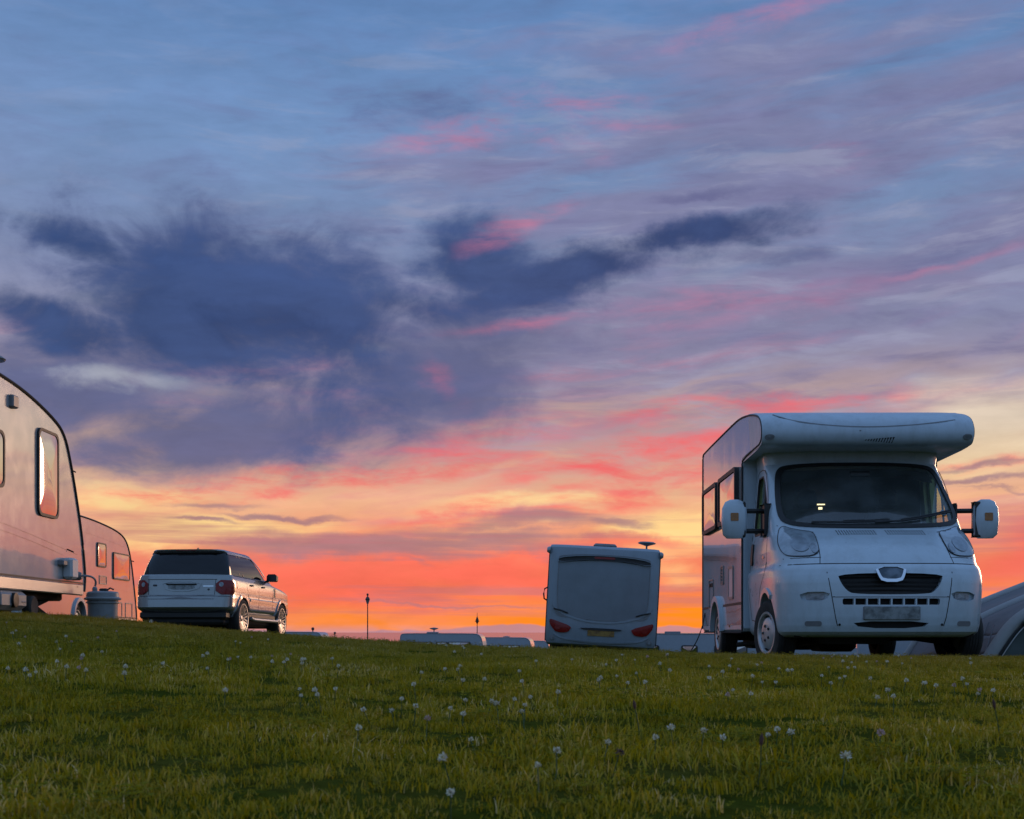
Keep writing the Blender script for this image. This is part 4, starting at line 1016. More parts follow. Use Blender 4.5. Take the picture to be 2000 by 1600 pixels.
flank_caravan('touring_caravan', 'smaller white caravan standing behind the near one, between it and the silver car', -8.8, prof2, 24.3, .52, None,
              [(28.5, 1.95, .60, .52, .06), (29.95, 1.77, 1.25, .60, .06), (26.3, 1.95, 1.3, .56, .06)],
              [[(24.6, 1.42), (27.0, 1.40), (29, 1.28), (30.9, 1.22)], [(25, 2.40), (28, 2.36), (30.2, 2.24)]],
              (27.05, .60, .36), .25, 2.2, tail=[(24.35, .54), (24.3, 1.2), (24.5, 2.2), (24.8, 2.55), (25.5, 2.68)], extra=extra2)

# ================================================================== CARAVAN SEEN FROM BEHIND
def build_rear_caravan():
    root = thing('touring_caravan', 'white caravan seen squarely from behind, with red corner lamps and yellow number plate', 'caravan',
                 (1.76, 26.9, -.33), (math.radians(-.5), math.radians(3.2), math.radians(-2.8)))
    h = 1.12; zb, zt = .35, 2.38
    rows = [(.33, .10, 1.06), (.37, .03, 1.10), (.45, 0, h), (.8, .0, h), (1.2, .01, h), (1.8, .03, h), (2.2, .06, h), (2.32, .10, h), (2.37, .18, 1.10), (2.385, .30, 1.04)]
    L = [planloop(z, y, 5.9 - y, w, .12, .5, 3.2, 12) for z, y, w in rows]
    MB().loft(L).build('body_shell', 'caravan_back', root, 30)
    R = np.array(rows)
    def RF(u, v, d):
        y, w = np.interp(v, R[:, 0], R[:, 1]), np.interp(v, R[:, 0], R[:, 2]); qq = min(abs(u) / w, .999)
        return Vector((u, y + .12 * (1 - (1 - qq ** 3.2) ** (1 / 3.2)) - d, v))
    wp = smoothpoly([(-.93, 1.02), (-.94, 2.10), (-.9, 2.15), (-.4, 2.20), (.4, 2.20), (.9, 2.15), (.94, 2.10), (.93, 1.02), (.75, .93), (.3, .86), (-.3, .86), (-.75, .93)], 2)
    MB().frame(wp, [(u * .985, 1.55 + (v - 1.55) * .985) for u, v in wp], RF, -.005, .012).build('window_rubber', 'trim_grey', root)
    wd = MB().patch(densify(wp, .12), RF, -.004, .006, 5, .010).build('rear_window', 'rear_blind', root, 50)
    br = smoothpoly([(-.94, 2.10), (-.5, 2.165), (0, 2.18), (.5, 2.165), (.94, 2.10), (.94, 2.0), (.5, 2.07), (0, 2.085), (-.5, 2.07), (-.94, 2.0)], 1)
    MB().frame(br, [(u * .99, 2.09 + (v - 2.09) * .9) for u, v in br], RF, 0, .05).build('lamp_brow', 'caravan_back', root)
    MB().patch(densify(br, .1), RF, .0, .028, 1).build('brow_dark_strip', 'trim_dark', root)  # dark trim strip set inside the lamp brow
    MB().patch(rrect(0, 2.13, .42, .045, .02), RF, .02, .042, 1).build('brake_lamp', 'red_lamp', root)
    for s_ in (-1, 1):
        lp = [(s_ * a, b_) for a, b_ in ((1.05, .86), (.92, .82), (.60, .72), (.63, .64), (.70, .585), (.90, .585), (.98, .66), (1.05, .76))]
        lm = MB().patch(smoothpoly(lp, 1), RF, -.004, .022, 2, .008).build('rear_lamp', 'red_lamp', root, 40)
        MB().patch([(s_ * .88 + .055 * math.cos(a), .69 + .05 * math.sin(a)) for a in np.linspace(0, 2 * PI, 14, endpoint=False)], RF, .02, .036, 1).build('lens_ring', 'red_lamp', lm)
        hp = smoothpoly([(s_ * a, b_) for a, b_ in ((.98, 1.06), (.68, .98), (.66, .92), (.72, .895), (.90, .915))], 1)
        MB().patch(hp, RF, -.004, .010, 1).build('grab_recess', 'trim_grey', root)
        MB().tube([RF(s_ * .98, 1.065, .02), RF(s_ * .82, 1.03, .045), RF(s_ * .69, .985, .02)], .016, 6).build('grab_handle', 'trim_dark', root)
        rf = [(s_ * .98 + .055 * math.cos(a), .47 + .055 * math.sin(a)) for a in np.linspace(0, 2 * PI, 16, endpoint=False)]
        MB().frame(rf, inset(rf, .014), RF, 0, .012).build('reflector_ring', 'trim_grey', root)
        MB().patch(inset(rf, .013), RF, 0, .008, 1).build('round_reflector', 'pale_lamp', root)
        MB().lathe([(.07, 0), (.07, .03), (.045, .07), (.0001, .075)] if s_ > 0 else [(.07, 0), (.07, -.03), (.045, -.07), (.0001, -.075)], 'X', 14, (s_ * (h - .01), .14, 2.25)).build('marker_lamp', 'pale_lamp', root)
        MB().tube([(s_ * h, .10, .40), (s_ * (h + .004), .12, 1.3), (s_ * (h + .002), .18, 2.30)], .014, 6).build('edge_trim', 'trim_dark', root)
        wheel(root, (s_ * .98, 3.0, .315), .315, .19, .185, s_, 'steel')
        MB().tube([(s_ * .85, .7, .34), (s_ * .85, .35, .0)], .03, 6).build('corner_steady', 'under', root)
    MB().tube([(-h, .3, 1.50), (-h - .07, .3, 1.46), (-h - .085, .3, 1.36), (-h - .07, .3, 1.26), (-h, .3, 1.22)], .016, 8).build('side_grab_handle', 'trim_dark', root)
    arcl = densify(smoothpoly([(-.96, .60), (-.8, .50), (-.4, .455), (0, .44), (.4, .455), (.8, .50), (.96, .60)], 1, False), .1, False)
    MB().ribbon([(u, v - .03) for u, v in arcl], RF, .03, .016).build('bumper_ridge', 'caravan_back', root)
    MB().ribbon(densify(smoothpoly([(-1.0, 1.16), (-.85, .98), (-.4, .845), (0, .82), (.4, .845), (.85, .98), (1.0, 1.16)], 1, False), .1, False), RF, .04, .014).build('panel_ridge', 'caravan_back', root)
    MB().patch(smoothpoly([(-.44, .71), (.44, .71), (.36, .665), (-.36, .665)], 1), RF, 0, .03, 1).build('plate_lamp', 'trim_dark', root)
    MB().patch(rrect(0, .605, .54, .115, .012), RF, -.004, .014, 1).build('number_plate', 'plate_yellow', root)
    MB().box((-.24, .45, 2.37), (.24, 1.1, 2.46), .05).build('roof_light', 'trim_grey', root)
    mb = MB(); mb.lathe([(.02, 2.36), (.02, 2.47), (.17, 2.515), (.19, 2.53), (.15, 2.555), (.0001, 2.56)], 'Z', 20, (.86, .7, 0)); mb.build('disc_aerial', 'trim_grey', root)
    MB().box((-.9, .3, .24), (.9, 5.5, .34), .02).build('chassis', 'under', root)
M['rear_blind'] = mat('blinded_rear_window', (0.18, 0.205, 0.23), 0.3, coat=0.2, noise_amt=0.12, noise_scale=2.5, wave=.004, ior=1.45)
build_rear_caravan()
# ================================================================== water tub, waste tank, hose
def on_ray(px, py, Y):
    return Vector(((px - 1000) / 2600 * Y, Y, .3 + (1235 - py) / 2600 * Y))

tx, ty = -4.72, 15.35
tub = thing('water_tub', 'round grey water tub with flanged lid beside the near caravan', 'water container', (tx, ty, .405))
MB().lathe([(.15, 0), (.165, .01), (.168, .20), (.172, .265)], 'Z', 36).build('tub_body', 'grey_tub', tub)
MB().lathe([(.172, .262), (.205, .268), (.208, .285), (.185, .30), (.18, .345), (.165, .36), (.10, .368), (.0001, .37)], 'Z', 36).build('lid', 'grey_tub', tub)
MB().lathe([(.172, .225), (.186, .23), (.186, .245), (.172, .25)], 'Z', 36, cap=False).build('rim', 'grey_tub', tub)
mb = MB(); mb.box((-.03, -.05, .365), (.06, .03, .40), .012); mb.tube([(.05, -.01, .375), (.09, -.01, .405), (.13, -.01, .385)], .010, 6); mb.build('lid_handle', 'black', tub)
MB().lathe([(.03, .36), (.03, .40), (.018, .42), (.0001, .42)], 'Z', 12, (-.09, 0, 0)).build('hose_inlet', 'grey_tub', tub)
MB().lathe([(.175, .01), (.178, .03), (.168, .035)], 'Z', 36, cap=False).build('foot_ring', 'grey_tub', tub)
o = MB().tube(smoothpoly([(-4.92, 15.17, .94), (-4.84, 15.17, .945), (-4.80, 15.25, .93), (-4.79, 15.32, .895), (-4.80, 15.35, .85), (-4.81, 15.35, .83)], 2, False), .012, 8).build('water_hose', 'grey_tub')
tag(o, 'grey hose arching from the near caravan into the round water tub', 'hose')

wt = thing('waste_tank', 'grey waste tank with a round black cap lying under the near caravan', 'waste tank', (-5.12, 13.86, gz(-5.12, 13.86) + .0))
g0 = gz(-5.12, 13.86)
MB().box((-.2, -.92, .08), (.14, -.16, .285), .05).build('tank', 'grey_tub', wt)
MB().lathe([(.075, .12), (.075, .165), (.05, .17), (.0001, .165)], 'X', 18, (0, -.55, .18)).build('cap', 'black', wt)
MB().box((.13, -.34, .16), (.146, -.22, .175), .004).build('embossed_mark', 'trim_grey', wt)
for xx in (-.16, .12): MB().lathe([(.06, xx - .045), (.105, xx - .05), (.118, xx - .035), (.118, xx + .035), (.105, xx + .05), (.06, xx + .045)], 'X', 28, (0, -.05, .118)).build('wheel', 'tyre', wt)
MB().box((-.1, -.2, .15), (.06, .0, .2), .02).build('wheel_bracket', 'black', wt)

# ================================================================== awning tent at the right edge
def build_tent():
    root = thing('awning_tent', 'grey green awning tent with pale inflated poles at the right edge', 'tent', (7.64, 16.5, gz(7.64, 16.5) - .10))
    bz = gz(7.6, 16.5)
    def half(y, dz, k=1.0):
        P_ = [(-2.28, -.02), (-2.10, .30), (-1.96, .52), (-1.84, .68), (-1.70, .80), (-1.50, .91), (-1.0, 1.13), (0, 1.52)]
        P_ = [(x * k, z - dz * (z > .2)) for x, z in P_]
        P_ = P_ + [(-x, z) for x, z in P_[-2::-1]]
        return [Vector((x, y, z)) for x, z in smoothpoly(P_, 2, False)]
    def at(y):   # outline along the tent
        t_ = (y + 1.0) / 3.4
        return half(y, .02 + .10 * t_ + .03 * math.sin(t_ * PI * 3) ** 2, 1.0)
    ys = np.linspace(-1.0, 2.4, 18); L = [at(y) for y in ys]; n = len(L[0]); c = n // 2
    def strip(i0, i1, name, m_, j0=0, j1=18):
        mb = MB(); off = [[p.copy() for p in l[i0:i1 + 1]] for l in L[j0:j1]]
        mb.loft(off, cap=False, closed=False); o = mb.build(name, m_, root, 60)
        md = o.modifiers.new('thick', 'SOLIDIFY'); md.thickness = .006; return o
    strip(0, 7, 'wall_panel', 'tent_pale'); strip(7, 12, 'eaves_panel', 'tent_mauve'); strip(12, n - 13, 'roof_panel', 'tent_mauve'); strip(n - 13, n - 1, 'wall_panel', 'tent_pale')
    # front panels between the arch poles
    fl = half(-1.02, .03); base = [Vector((p.x * .985, p.y, p.z * .97)) for p in fl]
    def front(x0, x1, m_, nm, ztop=None):
        xs = [p for p in base if x0 <= p.x <= x1]
        zat = lambda x: float(np.interp(x, [p.x for p in base], [p.z for p in base]))
        xx = np.linspace(x0, x1, 16); mb = MB()
        mb.loft([[Vector((x, -1.02 + .02 * math.sin(x * 9) * (v) + .012 * math.sin(x * 23 + 5 * v), -.05 + (zat(x) + .05) * v)) for v in np.linspace(0, 1, 9)] for x in xx], cap=False, closed=False)
        o = mb.build(nm, m_, root, 60); md = o.modifiers.new('thick', 'SOLIDIFY'); md.thickness = .005
    front(-2.25, -1.30, 'tent_green', 'front_panel'); front(-1.30, 1.30, 'tent_green', 'front_panel'); front(1.30, 2.25, 'tent_green', 'front_panel')
    for y, r in ((-1.0, .075), (.75, .06), (2.35, .06)):
        MB().tube([p + Vector((0, 0, .0)) for p in at(y)], r, 12).build('inflated_pole', 'tent_pale', root, 60)
    MB().tube([p * 1.0 + Vector((.075 * (1 if p.x < 0 else -1), -.05, -.01)) for p in half(-1.0, .03)], .014, 6).build('door_zip', 'trim_dark', root)
    MB().tube([p * 1.0 + Vector((.10 * (1 if p.x < 0 else -1), -.05, -.03)) for p in half(-1.0, .03)], .006, 6).build('door_piping', 'alu', root)
    # rolled-up window blind under the shoulder
    MB().tube([(-1.72, -1.10, .70), (-1.60, -1.12, .76), (-1.2, -1.12, .88), (-.8, -1.12, 1.02)], [.03, .06, .065, .05], 10).build('rolled_blind', 'tent_green', root, 60)
    for a in ([(-1.88, -.6, .68), (-2.05, -.75, .33), (-2.28, -.95, .0)], [(-1.80, -.2, .72), (-2.02, -.35, .35), (-2.3, -.5, .0)]):
        MB().tube(a, .008, 5).build('strap', 'trim_grey', root)
    MB().box((-2.40, -1.06, -.04), (-2.24, -.96, .03), .01).build('peg_tab', 'black', root)
build_tent()

# ================================================================== lamp posts
def lamp_post(px, Y, ztop, r, label, kind):
    X = (px - 1000) / 2600 * Y; g = gz(X, Y); H = ztop - g
    root = thing('mast' if kind == 'mast' else 'street_lamp', label, 'mast' if kind == 'mast' else 'lamp post', (X, Y, g))
    if kind == 'lantern':
        MB().tube([(0, 0, -.3), (0, 0, H * .3), (0, 0, H - .85)], [r * 1.3, r, r * .8], 10).build('post', 'post', root)
        MB().lathe([(.07, H - .95), (.09, H - .90), (.17, H - .62), (.19, H - .52), (.16, H - .48)], 'Z', 16).build('lantern', 'trim_grey', root)
        MB().lathe([(.20, H - .60), (.21, H - .52), (.13, H - .36), (.05, H - .28), (.0001, H - .26)], 'Z', 16).build('lantern_cap', 'post', root)
        MB().lathe([(.0001, H - .27), (.06, H - .24), (.10, H - .14), (.09, H - .04), (.0001, H)], 'Z', 12).build('finial', 'post', root)
    elif kind == 'mast':
        MB().tube([(0, 0, -.3), (0, 0, H * .7), (0, 0, H)], [r, r * .8, r * .35], 8).build('pole', 'post', root)
        MB().lathe([(.05, H - 1.25), (.17, H - 1.0), (.18, H - .8), (.05, H - .45)], 'Z', 12).build('beacon', 'post', root)
        MB().tube([(-.25, 0, H - .95), (.25, 0, H - .95)], .04, 6).build('cross_arm', 'post', root)
    else:
        MB().tube([(0, 0, -.3), (0, 0, H - .25)], r, 8).build('pole', 'post', root)
        MB().lathe([(.06, H - .32), (.14, H - .26), (.15, H - .08), (.0001, H)], 'Z', 10).build('lamp_head', 'post', root)
lamp_post(718, 118, .3 + 76 / 2600 * 118, .055, 'tall dark lamp post with a lantern head standing alone on the skyline', 'lantern')
lamp_post(932, 150, .3 + 38 / 2600 * 150, .065, 'thin dark mast with a beacon rising behind the far caravan roofs', 'mast')
lamp_post(611, 130, .3 + 10 / 2600 * 130, .06, 'short distant lamp post on the skyline just right of the silver car', 'small')
lamp_post(654, 170, .3 + 1.0 / 2600 * 170, .06, 'tiny distant post peeping over the grass left of the tall lamp post', 'small')

# ================================================================== far caravans
def far_caravan(px, Y, ztop, length, yaw, label, wide=2.2, dish=False, wins=True, loc_off=0):
    X = (px - 1000) / 2600 * Y; H = 2.45
    g = ztop - H
    root = thing('touring_caravan', label, 'caravan', (X, Y, g), (0, 0, math.radians(yaw)))
    hl = length / 2; w = wide / 2
    pr = smoothpoly([(-hl, .45), (-hl - .02, 1.2), (-hl, 2.2), (-hl + .05, 2.42), (-hl + .3, 2.45), (hl - .6, 2.45), (hl - .25, 2.40), (hl - .08, 2.1), (hl, 1.2), (hl - .08, .45)], 2, False)
    mb = MB(); L = []
    for yy, k in ((-w, .985), (-w + .03, 1), (w - .03, 1), (w, .985)): L.append([Vector((x * k, yy, 1.45 + (z - 1.45) * k)) for x, z in pr])
    mb.loft(L).build('body_shell', 'far_white', root, 30)
    fn = lambda u, v, d: Vector((u, -w - d, v))
    MB().ribbon(densify(pr, .4, False), lambda u, v, d: Vector((u * .985, -w - d, 1.45 + (v - 1.45) * .98)), .03, .012).build('awning_rail', 'trim_grey', root)
    if wins:
        for xc, ww in ((-hl + 1.1, 1.2), (hl - 1.3, 1.2), (0, .6)): window(root, fn, xc, 1.72, ww, .58, .07, .03, .04)
    MB().box((-.9, -.35, 2.44), (-.3, .35, 2.52), .03).build('roof_light', 'trim_grey', root)
    if dish:
        MB().lathe([(.03, 2.42), (.03, 2.62), (.22, 2.68), (.24, 2.72), (.0001, 2.76)], 'Z', 14, (-.55, 0, 0)).build('disc_aerial', 'trim_grey', root)
    for sx_ in (-.3, .3):
        MB().lathe([(.0001, -w + .02), (.31, -w + .02), (.33, -w + .06), (.33, -w + .2), (.0001, -w + .2)], 'Y', 20, (sx_ * 0, 0, .33)).build('wheel', 'tyre', root)
        break
    MB().box((-hl + .3, -w + .2, .32), (hl - .3, w - .2, .46), .02).build('chassis', 'under', root)
    return root
far_caravan(868, 70, .3 - 2.0 / 2600 * 70, 4.4, -4, 'far white caravan roof showing over the crest, leftmost of the two long roofs', dish=True)
far_caravan(955, 76, .3 - 10.0 / 2600 * 73, 5.2, -6, 'far white caravan roof under the thin beacon mast, behind the crest', dish=False)
far_caravan(1005, 92, .3 - 16.0 / 2600 * 92, 5.0, -3, 'farthest pale roof sinking behind the crest just left of the rear-facing caravan', dish=True)
far_caravan(560, 84, .3 + 1.0 / 2600 * 84, 5.2, -5, 'far caravan roof just visible beyond the front wheel of the silver car')
far_caravan(1345, 50, .3 - 2.0 / 2600 * 50, 5.6, -6, 'far pale caravan in the gap between the rear-facing caravan and the motorhome')
far_caravan(1600, 85, .3 - 30.0 / 2600 * 85, 5.4, 0, 'distant pale roof seen in the gap beneath the motorhome, between its front wheels', wins=False)
far_caravan(1775, 33, .3 + 40.0 / 2600 * 33, 5.0, 72, 'blue grey caravan mostly hidden by the motorhome, its foot seen between the front wheels')

# ================================================================== grass
def blade_clump(name, n, rad, hmin, hmax, wmul=1.0, seed=0):
    r = np.random.default_rng(seed); V = []; Fc = []; tint = []
    for k in range(n):
        a = r.uniform(0, 2 * PI); d = rad * math.sqrt(r.uniform()); x, y = d * math.cos(a), d * math.sin(a)
        h = r.uniform(hmin, hmax) * (0.75 + .5 * r.uniform()); ln = r.uniform(.2, 1.25) ** 1.2 * h; ang = r.uniform(0, 2 * PI)
        lx, ly = math.cos(ang) * ln, math.sin(ang) * ln; wd = r.uniform(.0011, .0022) * wmul
        wa = ang + PI / 2 + r.uniform(-.7, .7); ux, uy = math.cos(wa) * wd, math.sin(wa) * wd
        i = len(V); tt = r.uniform()
        for s_, wk in ((0, 1), (.4, .95), (.75, .62)):
            cx, cy, cz = x + lx * s_ ** 2, y + ly * s_ ** 2, h * (s_ - .28 * s_ * s_ * (ln / h)) - .006 * (s_ == 0)
            V += [(cx - ux * wk, cy - uy * wk, cz), (cx + ux * wk, cy + uy * wk, cz)]
        V.append((x + lx, y + ly, h * (1 - .28 * ln / h)))
        Fc += [(i, i + 1, i + 3, i + 2), (i + 2, i + 3, i + 5, i + 4), (i + 4, i + 5, i + 6)]
        tint += [tt] * 7
    me = bpy.data.meshes.new(name); me.from_pydata(V, [], Fc)
    at = me.attributes.new('tint', 'FLOAT', 'POINT'); at.data.foreach_set('value', tint)
    hv = me.attributes.new('rise', 'FLOAT', 'POINT'); hv.data.foreach_set('value', [min(1, max(0, v[2] / .05)) for v in V])
    me.materials.append(M['grass'])
    me.polygons.foreach_set('use_smooth', [True] * len(me.polygons))
    return bpy.data.objects.new(name, me)

gm = bpy.data.materials.new('grass_blade'); gm.use_nodes = True; gm.node_tree.nodes.clear(); M['grass'] = gm
t = NT(gm.node_tree)
oi = t.n.new('ShaderNodeObjectInfo'); ge = t.n.new('ShaderNodeNewGeometry')
a1 = t.n.new('ShaderNodeAttribute'); a1.attribute_name = 'tint'
pn = t.noise(ge.outputs['Position'], 1.3, 5, .6); pn2 = t.noise(ge.outputs['Position'], 6.0, 4, .6)
v = t.math('ADD', t.math('MULTIPLY', a1.outputs['Fac'], .62), t.math('ADD', t.math('MULTIPLY', oi.outputs['Random'], .20), t.maprange(pn, .3, .7, 0.0, .32)))
c = t.ramp(v, [(.0, (.052, .055, .003)), (.32, (.195, .185, .005)), (.55, (.345, .280, .008)), (.74, (.430, .330, .016)), (.88, (.54, .38, .080)), (1.0, (.74, .60, .32))])
c = t.mix(t.math('MULTIPLY', t.maprange(pn2, .50, .72), .35), c, (.080, .070, .010))
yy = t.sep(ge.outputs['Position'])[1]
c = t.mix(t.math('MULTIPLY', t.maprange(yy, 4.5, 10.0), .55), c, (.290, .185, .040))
df = t.n.new('ShaderNodeBsdfDiffuse'); t.put(df.inputs[0], c)
tl = t.n.new('ShaderNodeBsdfTranslucent'); t.put(tl.inputs[0], t.mix(1.0, c, (1.3, 1.15, .4), 'MULTIPLY'))
gl = t.n.new('ShaderNodeBsdfGlossy'); gl.inputs['Roughness'].default_value = .38; gl.inputs[0].default_value = (.7, .68, .5, 1)
m1 = t.n.new('ShaderNodeMixShader'); m1.inputs[0].default_value = .38; t.l.new(df.outputs[0], m1.inputs[1]); t.l.new(tl.outputs[0], m1.inputs[2])
m2 = t.n.new('ShaderNodeMixShader'); m2.inputs[0].default_value = .03; t.l.new(m1.outputs[0], m2.inputs[1]); t.l.new(gl.outputs[0], m2.inputs[2])
oo = t.n.new('ShaderNodeOutputMaterial'); t.l.new(m2.outputs[0], oo.inputs[0])

gc = bpy.data.collections.new('grass_tufts')
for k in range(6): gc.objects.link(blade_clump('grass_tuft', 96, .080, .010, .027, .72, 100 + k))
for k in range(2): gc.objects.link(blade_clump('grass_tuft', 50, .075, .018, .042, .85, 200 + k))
def clover_leaves(seed):
    r = np.random.default_rng(seed); V = []; Fc = []; tint = []
    for k in range(10):
        a = r.uniform(0, 2 * PI); d = .06 * math.sqrt(r.uniform()); x, y, z = d * math.cos(a), d * math.sin(a), r.uniform(.012, .034)
        for q_ in range(3):
            b_ = 2 * PI * q_ / 3 + a; i = len(V); ca, sa_ = math.cos(b_), math.sin(b_); R_ = r.uniform(.008, .012)
            for u, w_ in ((0, 0), (.5, .42), (1, .36), (.92, 0), (1, -.36), (.5, -.42)):
                V.append((x + (ca * u - sa_ * w_) * R_, y + (sa_ * u + ca * w_) * R_, z + .002 * u + .002 * abs(w_)))
            Fc += [(i, i + 1, i + 2, i + 3), (i, i + 3, i + 4, i + 5)]; tint += [r.uniform(.0, .35)] * 6
    me = bpy.data.meshes.new('clover_leaf_patch'); me.from_pydata(V, [], Fc)
    me.attributes.new('tint', 'FLOAT', 'POINT').data.foreach_set('value', tint); me.materials.append(M['grass'])
    return bpy.data.objects.new('clover_leaf_patch', me)
for k in range(2): gc.objects.link(clover_leaves(300 + k))

pts = []
def scatter(y0, y1, dens, smin, smax, xl=None):
    for _ in range(1):
        A = (y1 - y0) * 2 * (.45 * y1 + 1.7); n = int(A * dens)
        x = rng.uniform(-(.45 * y1 + 1.7), .45 * y1 + 1.7, n); y = rng.uniform(y0, y1, n)
        ok = np.abs(x) < .45 * y + 1.7
        if xl is not None: ok &= x < xl
        x, y = x[ok], y[ok]; pts.append(np.stack([x, y, terrain(x, y) - .002, rng.uniform(smin, smax, len(x))], 1))
scatter(.9, 4.0, 230, .75, 1.25); scatter(4.0, 7.5, 170, .8, 1.3); scatter(7.5, 11.5, 130, .8, 1.35); scatter(11.5, 17.0, 60, .8, 1.4); scatter(17, 31, 26, .9, 1.6, 0.0)
pts = np.concatenate(pts)
_n = .5 + .25 * np.sin(pts[:, 0] * 3.1 + 1.3 * np.sin(pts[:, 1] * 2.3)) + .25 * np.sin(pts[:, 1] * 4.7 + 2 * np.sin(pts[:, 0] * 1.9 + 1))
pts[:, 3] *= .62 + .46 * _n
# bare wheel-worn and longer tufty places
me = bpy.data.meshes.new('grass'); me.vertices.add(len(pts)); me.vertices.foreach_set('co', pts[:, :3].ravel())
me.attributes.new('size', 'FLOAT', 'POINT').data.foreach_set('value', pts[:, 3])
go = link('grass', me); go['kind'] = 'stuff'
tag(go, 'short shaggy olive green campsite grass covering the foreground', 'grass')
ng = bpy.data.node_groups.new('grass_scatter', 'GeometryNodeTree')
ng.interface.new_socket('Geometry', in_out='INPUT', socket_type='NodeSocketGeometry'); ng.interface.new_socket('Geometry', in_out='OUTPUT', socket_type='NodeSocketGeometry')
N_ = ng.nodes; gi = N_.new('NodeGroupInput'); gout = N_.new('NodeGroupOutput')
ci = N_.new('GeometryNodeCollectionInfo'); ci.inputs['Collection'].default_value = gc; ci.inputs['Separate Children'].default_value = True; ci.inputs['Reset Children'].default_value = True
mp = N_.new('GeometryNodeMeshToPoints'); ip = N_.new('GeometryNodeInstanceOnPoints'); ip.inputs['Pick Instance'].default_value = True
rv = N_.new('FunctionNodeRandomValue'); rv.data_type = 'FLOAT_VECTOR'; rv.inputs[0].default_value = (-.12, -.12, 0); rv.inputs[1].default_value = (.12, .12, 6.2831)
ri = N_.new('FunctionNodeRandomValue'); ri.data_type = 'INT'
for s_ in ri.inputs:
    if s_.name == 'Min' and s_.type == 'INT': s_.default_value = 0
    if s_.name == 'Max' and s_.type == 'INT': s_.default_value = 9
na = N_.new('GeometryNodeInputNamedAttribute'); na.data_type = 'FLOAT'; na.inputs['Name'].default_value = 'size'
lk = ng.links.new
lk(gi.outputs[0], mp.inputs[0]); lk(mp.outputs[0], ip.inputs['Points']); lk(ci.outputs[0], ip.inputs['Instance'])
lk(rv.outputs[0], ip.inputs['Rotation']); lk([s_ for s_ in ri.outputs if s_.type == 'INT' and s_.enabled][0], ip.inputs['Instance Index']); lk([s_ for s_ in na.outputs if s_.enabled][0], ip.inputs['Scale']); lk(ip.outputs[0], gout.inputs[0])
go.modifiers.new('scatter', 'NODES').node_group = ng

# ================================================================== clover flowers
def flower_meshes(kind, seed):
    r = np.random.default_rng(seed); mb = MB(); R_ = .0085
    n = 46
    for k in range(n):
        ph = math.acos(1 - 1.75 * (k + .5) / n); th = k * 2.39996
        d = Vector((math.sin(ph) * math.cos(th), math.sin(ph) * math.sin(th), math.cos(ph)))
        d = (d + Vector(r.normal(0, .20, 3))).normalized(); up = Vector((0, 0, 1)); s_ = d.cross(up)
        s_ = s_.normalized() if s_.length > .05 else Vector((1, 0, 0)); w_ = s_.cross(d)
        L_ = R_ * r.uniform(.70, 1.30); a = d * R_ * .35; tip = d * L_ + w_ * -.0012 * 0 + Vector((0, 0, .0012)); mid = d * L_ * .72
        e = .0016
        mb.add([a, mid + s_ * e, mid - s_ * e, tip, mid + w_ * e * .8], [(0, 1, 4), (0, 4, 2), (1, 3, 4), (2, 4, 3), (0, 2, 1), (1, 2, 3)])
    head = mesh('flower_head', mb.v, mb.f, kind, 0)
    st = MB().tube([(0, 0, -.075), (.004, .002, -.04), (0, 0, -.004)], .0011, 5); stem = mesh('stem', st.v, st.f, 'stem')
    return head, stem
FM = {k: [flower_meshes(k, 5 + i) for i in range(2)] for k in ('petal', 'petal_pink', 'petal_brown')}
def find(px, py, h):
    """where the line of sight through a photo point meets the height of a flower head above the turf"""
    u, w_ = (px - 1000) / 2600, (1235 - py) / 2600; Y = 1.2
    while Y < 22:
        if .3 + w_ * Y <= gz(u * Y, Y) + h: return u * Y, Y
        Y += .02
    return None
def clover(px, py, label, h=.075, kind='petal', size=1.0, group='white clover flowers in the grass'):
    p = find(px, py, h)
    if p is None: return
    x, y = p; root = thing('clover_flower', label, 'clover flower', (x, y, gz(x, y) + h), (random.uniform(-.25, .25), random.uniform(-.25, .25), random.uniform(0, 6.28)), group)
    hd, st = FM[kind][random.randrange(2)]; s_ = size * random.uniform(.9, 1.1)
    a = link('flower_head', hd, root); a.scale = (s_,) * 3
    link('stem', st, root)
NL = [((1652, 1480), 'large white clover flower low on the right, nearest the camera on that side', 1.15), ((1088, 1468), 'round white clover flower in the near middle of the grass', 1.05),
      ((865, 1483), 'ragged white clover flower left of the near middle one', 1.1), ((1310, 1422), 'full white clover flower with a smaller one close on its left', .95), ((1375, 1428), 'small wide white clover flower right of the full one', .9),
      ((1518, 1425), 'white clover flower, left one of a close pair in the right grass', .9), ((1545, 1432), 'white clover flower, right one of a close pair in the right grass', .9),
      ((700, 1423), 'small white clover flower on its own left of the middle', .9), ((1210, 1472), 'dark withered clover flower among the grass blades', 1.0), ((1720, 1433), 'pinkish clover flower right of the close pair', 1.0),
      ((835, 1404), 'pinkish clover flower left of the middle cluster', 1.0), ((808, 1338), 'white clover flower standing above the middle-left grass on a tall stem', .9),
      ((245, 1303), 'upper white clover flower of the stacked pair on the left', 1.0), ((243, 1316), 'lower white clover flower of the stacked pair on the left', 1.0), ((130, 1303), 'white clover flower between the far left cluster and the stacked pair', 1.0),
      ((1745, 1361), 'single white clover flower in the right middle distance', .9), ((440, 1349), 'pinkish white clover flower alone in the left middle grass', 1.0)]
for (px, py), lb, sz in NL:
    clover(px, py, lb, .052, 'petal_brown' if 'withered' in lb else 'petal_pink' if 'pinkish clover' in lb else 'petal', sz)
SH = 'small white clover flower scattered in the short grass'
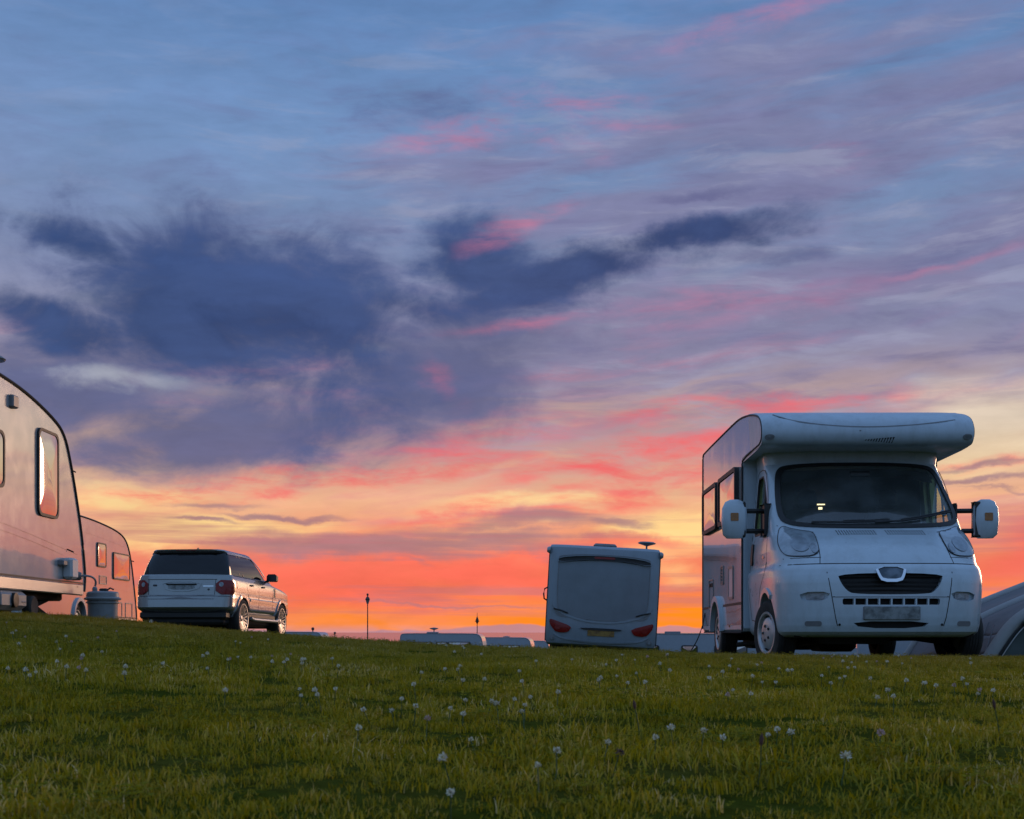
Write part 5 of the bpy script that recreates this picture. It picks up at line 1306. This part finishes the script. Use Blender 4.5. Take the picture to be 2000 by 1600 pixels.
for px, py in [(15, 1306), (50, 1309), (70, 1313), (58, 1320), (168, 1310), (405, 1306), (318, 1296), (585, 1346), (615, 1348), (620, 1358), (588, 1360), (655, 1346), (661, 1301), (590, 1296), (785, 1365), (909, 1368),
               (812, 1380), (905, 1395), (880, 1384), (960, 1370), (970, 1374), (1005, 1366), (1036, 1362), (1025, 1378), (1020, 1390), (1187, 1450), (920, 1446), (1280, 1441), (1412, 1441), (1500, 1436), (1432, 1348), (1260, 1333),
               (1050, 1497), (880, 1552), (710, 1387), (765, 1388), (1090, 1352), (1205, 1321), (1243, 1315), (1470, 1321), (1605, 1320), (1640, 1325), (1770, 1330), (1804, 1335), (1828, 1340), (1940, 1350), (1650, 1322), (1700, 1325), (1515, 1333)]:
    clover(px, py, SH, .038 + .016 * random.random(), 'petal', random.uniform(.65, .95))
cnt = 0
ccx = [(random.uniform(-60, 2060), random.random()) for _ in range(34)]
while cnt < 115:
    k_ = random.choice(ccx); px = k_[0] + random.gauss(0, 38); cy_ = np.interp(px, [0, 300, 600, 1060, 1400, 2000], [1200, 1224, 1243, 1258, 1272, 1278])
    py = cy_ + 8 + 80 * k_[1] ** 1.6 + random.gauss(0, 6) if random.random() < .7 else cy_ + random.uniform(6, 60)
    if py > 1390: continue
    pk = random.random() > .85
    clover(px, py, 'small pinkish clover flower scattered in the short grass' if pk else SH, random.uniform(.030, .048), 'petal_pink' if pk else 'petal', random.uniform(.65, 1.0), 'pinkish clover flowers in the grass' if pk else 'white clover flowers in the grass'); cnt += 1
# plantain seed heads
for px, py, lb in ((1250, 1380, 'dark plantain seed head on a thin stalk left of centre right grass'), (1953, 1378, 'dark plantain seed head near the right edge'), (1480, 1450, 'thin dark bent stalk below the close pair of clover flowers')):
    p = find(px, py, .08)
    x, y = p; r_ = thing('plantain', lb, 'plantain', (x, y, gz(x, y)), (.1, random.uniform(-.3, .3), 0))
    MB().tube([(0, 0, -.01), (.002, 0, .04), (.0, 0, .08)], .0012, 5).build('stalk', 'stem', r_)
    MB().lathe([(.0005, .072), (.0035, .078), (.004, .088), (.0005, .097)], 'Z', 8).build('seed_head', 'petal_brown', r_)
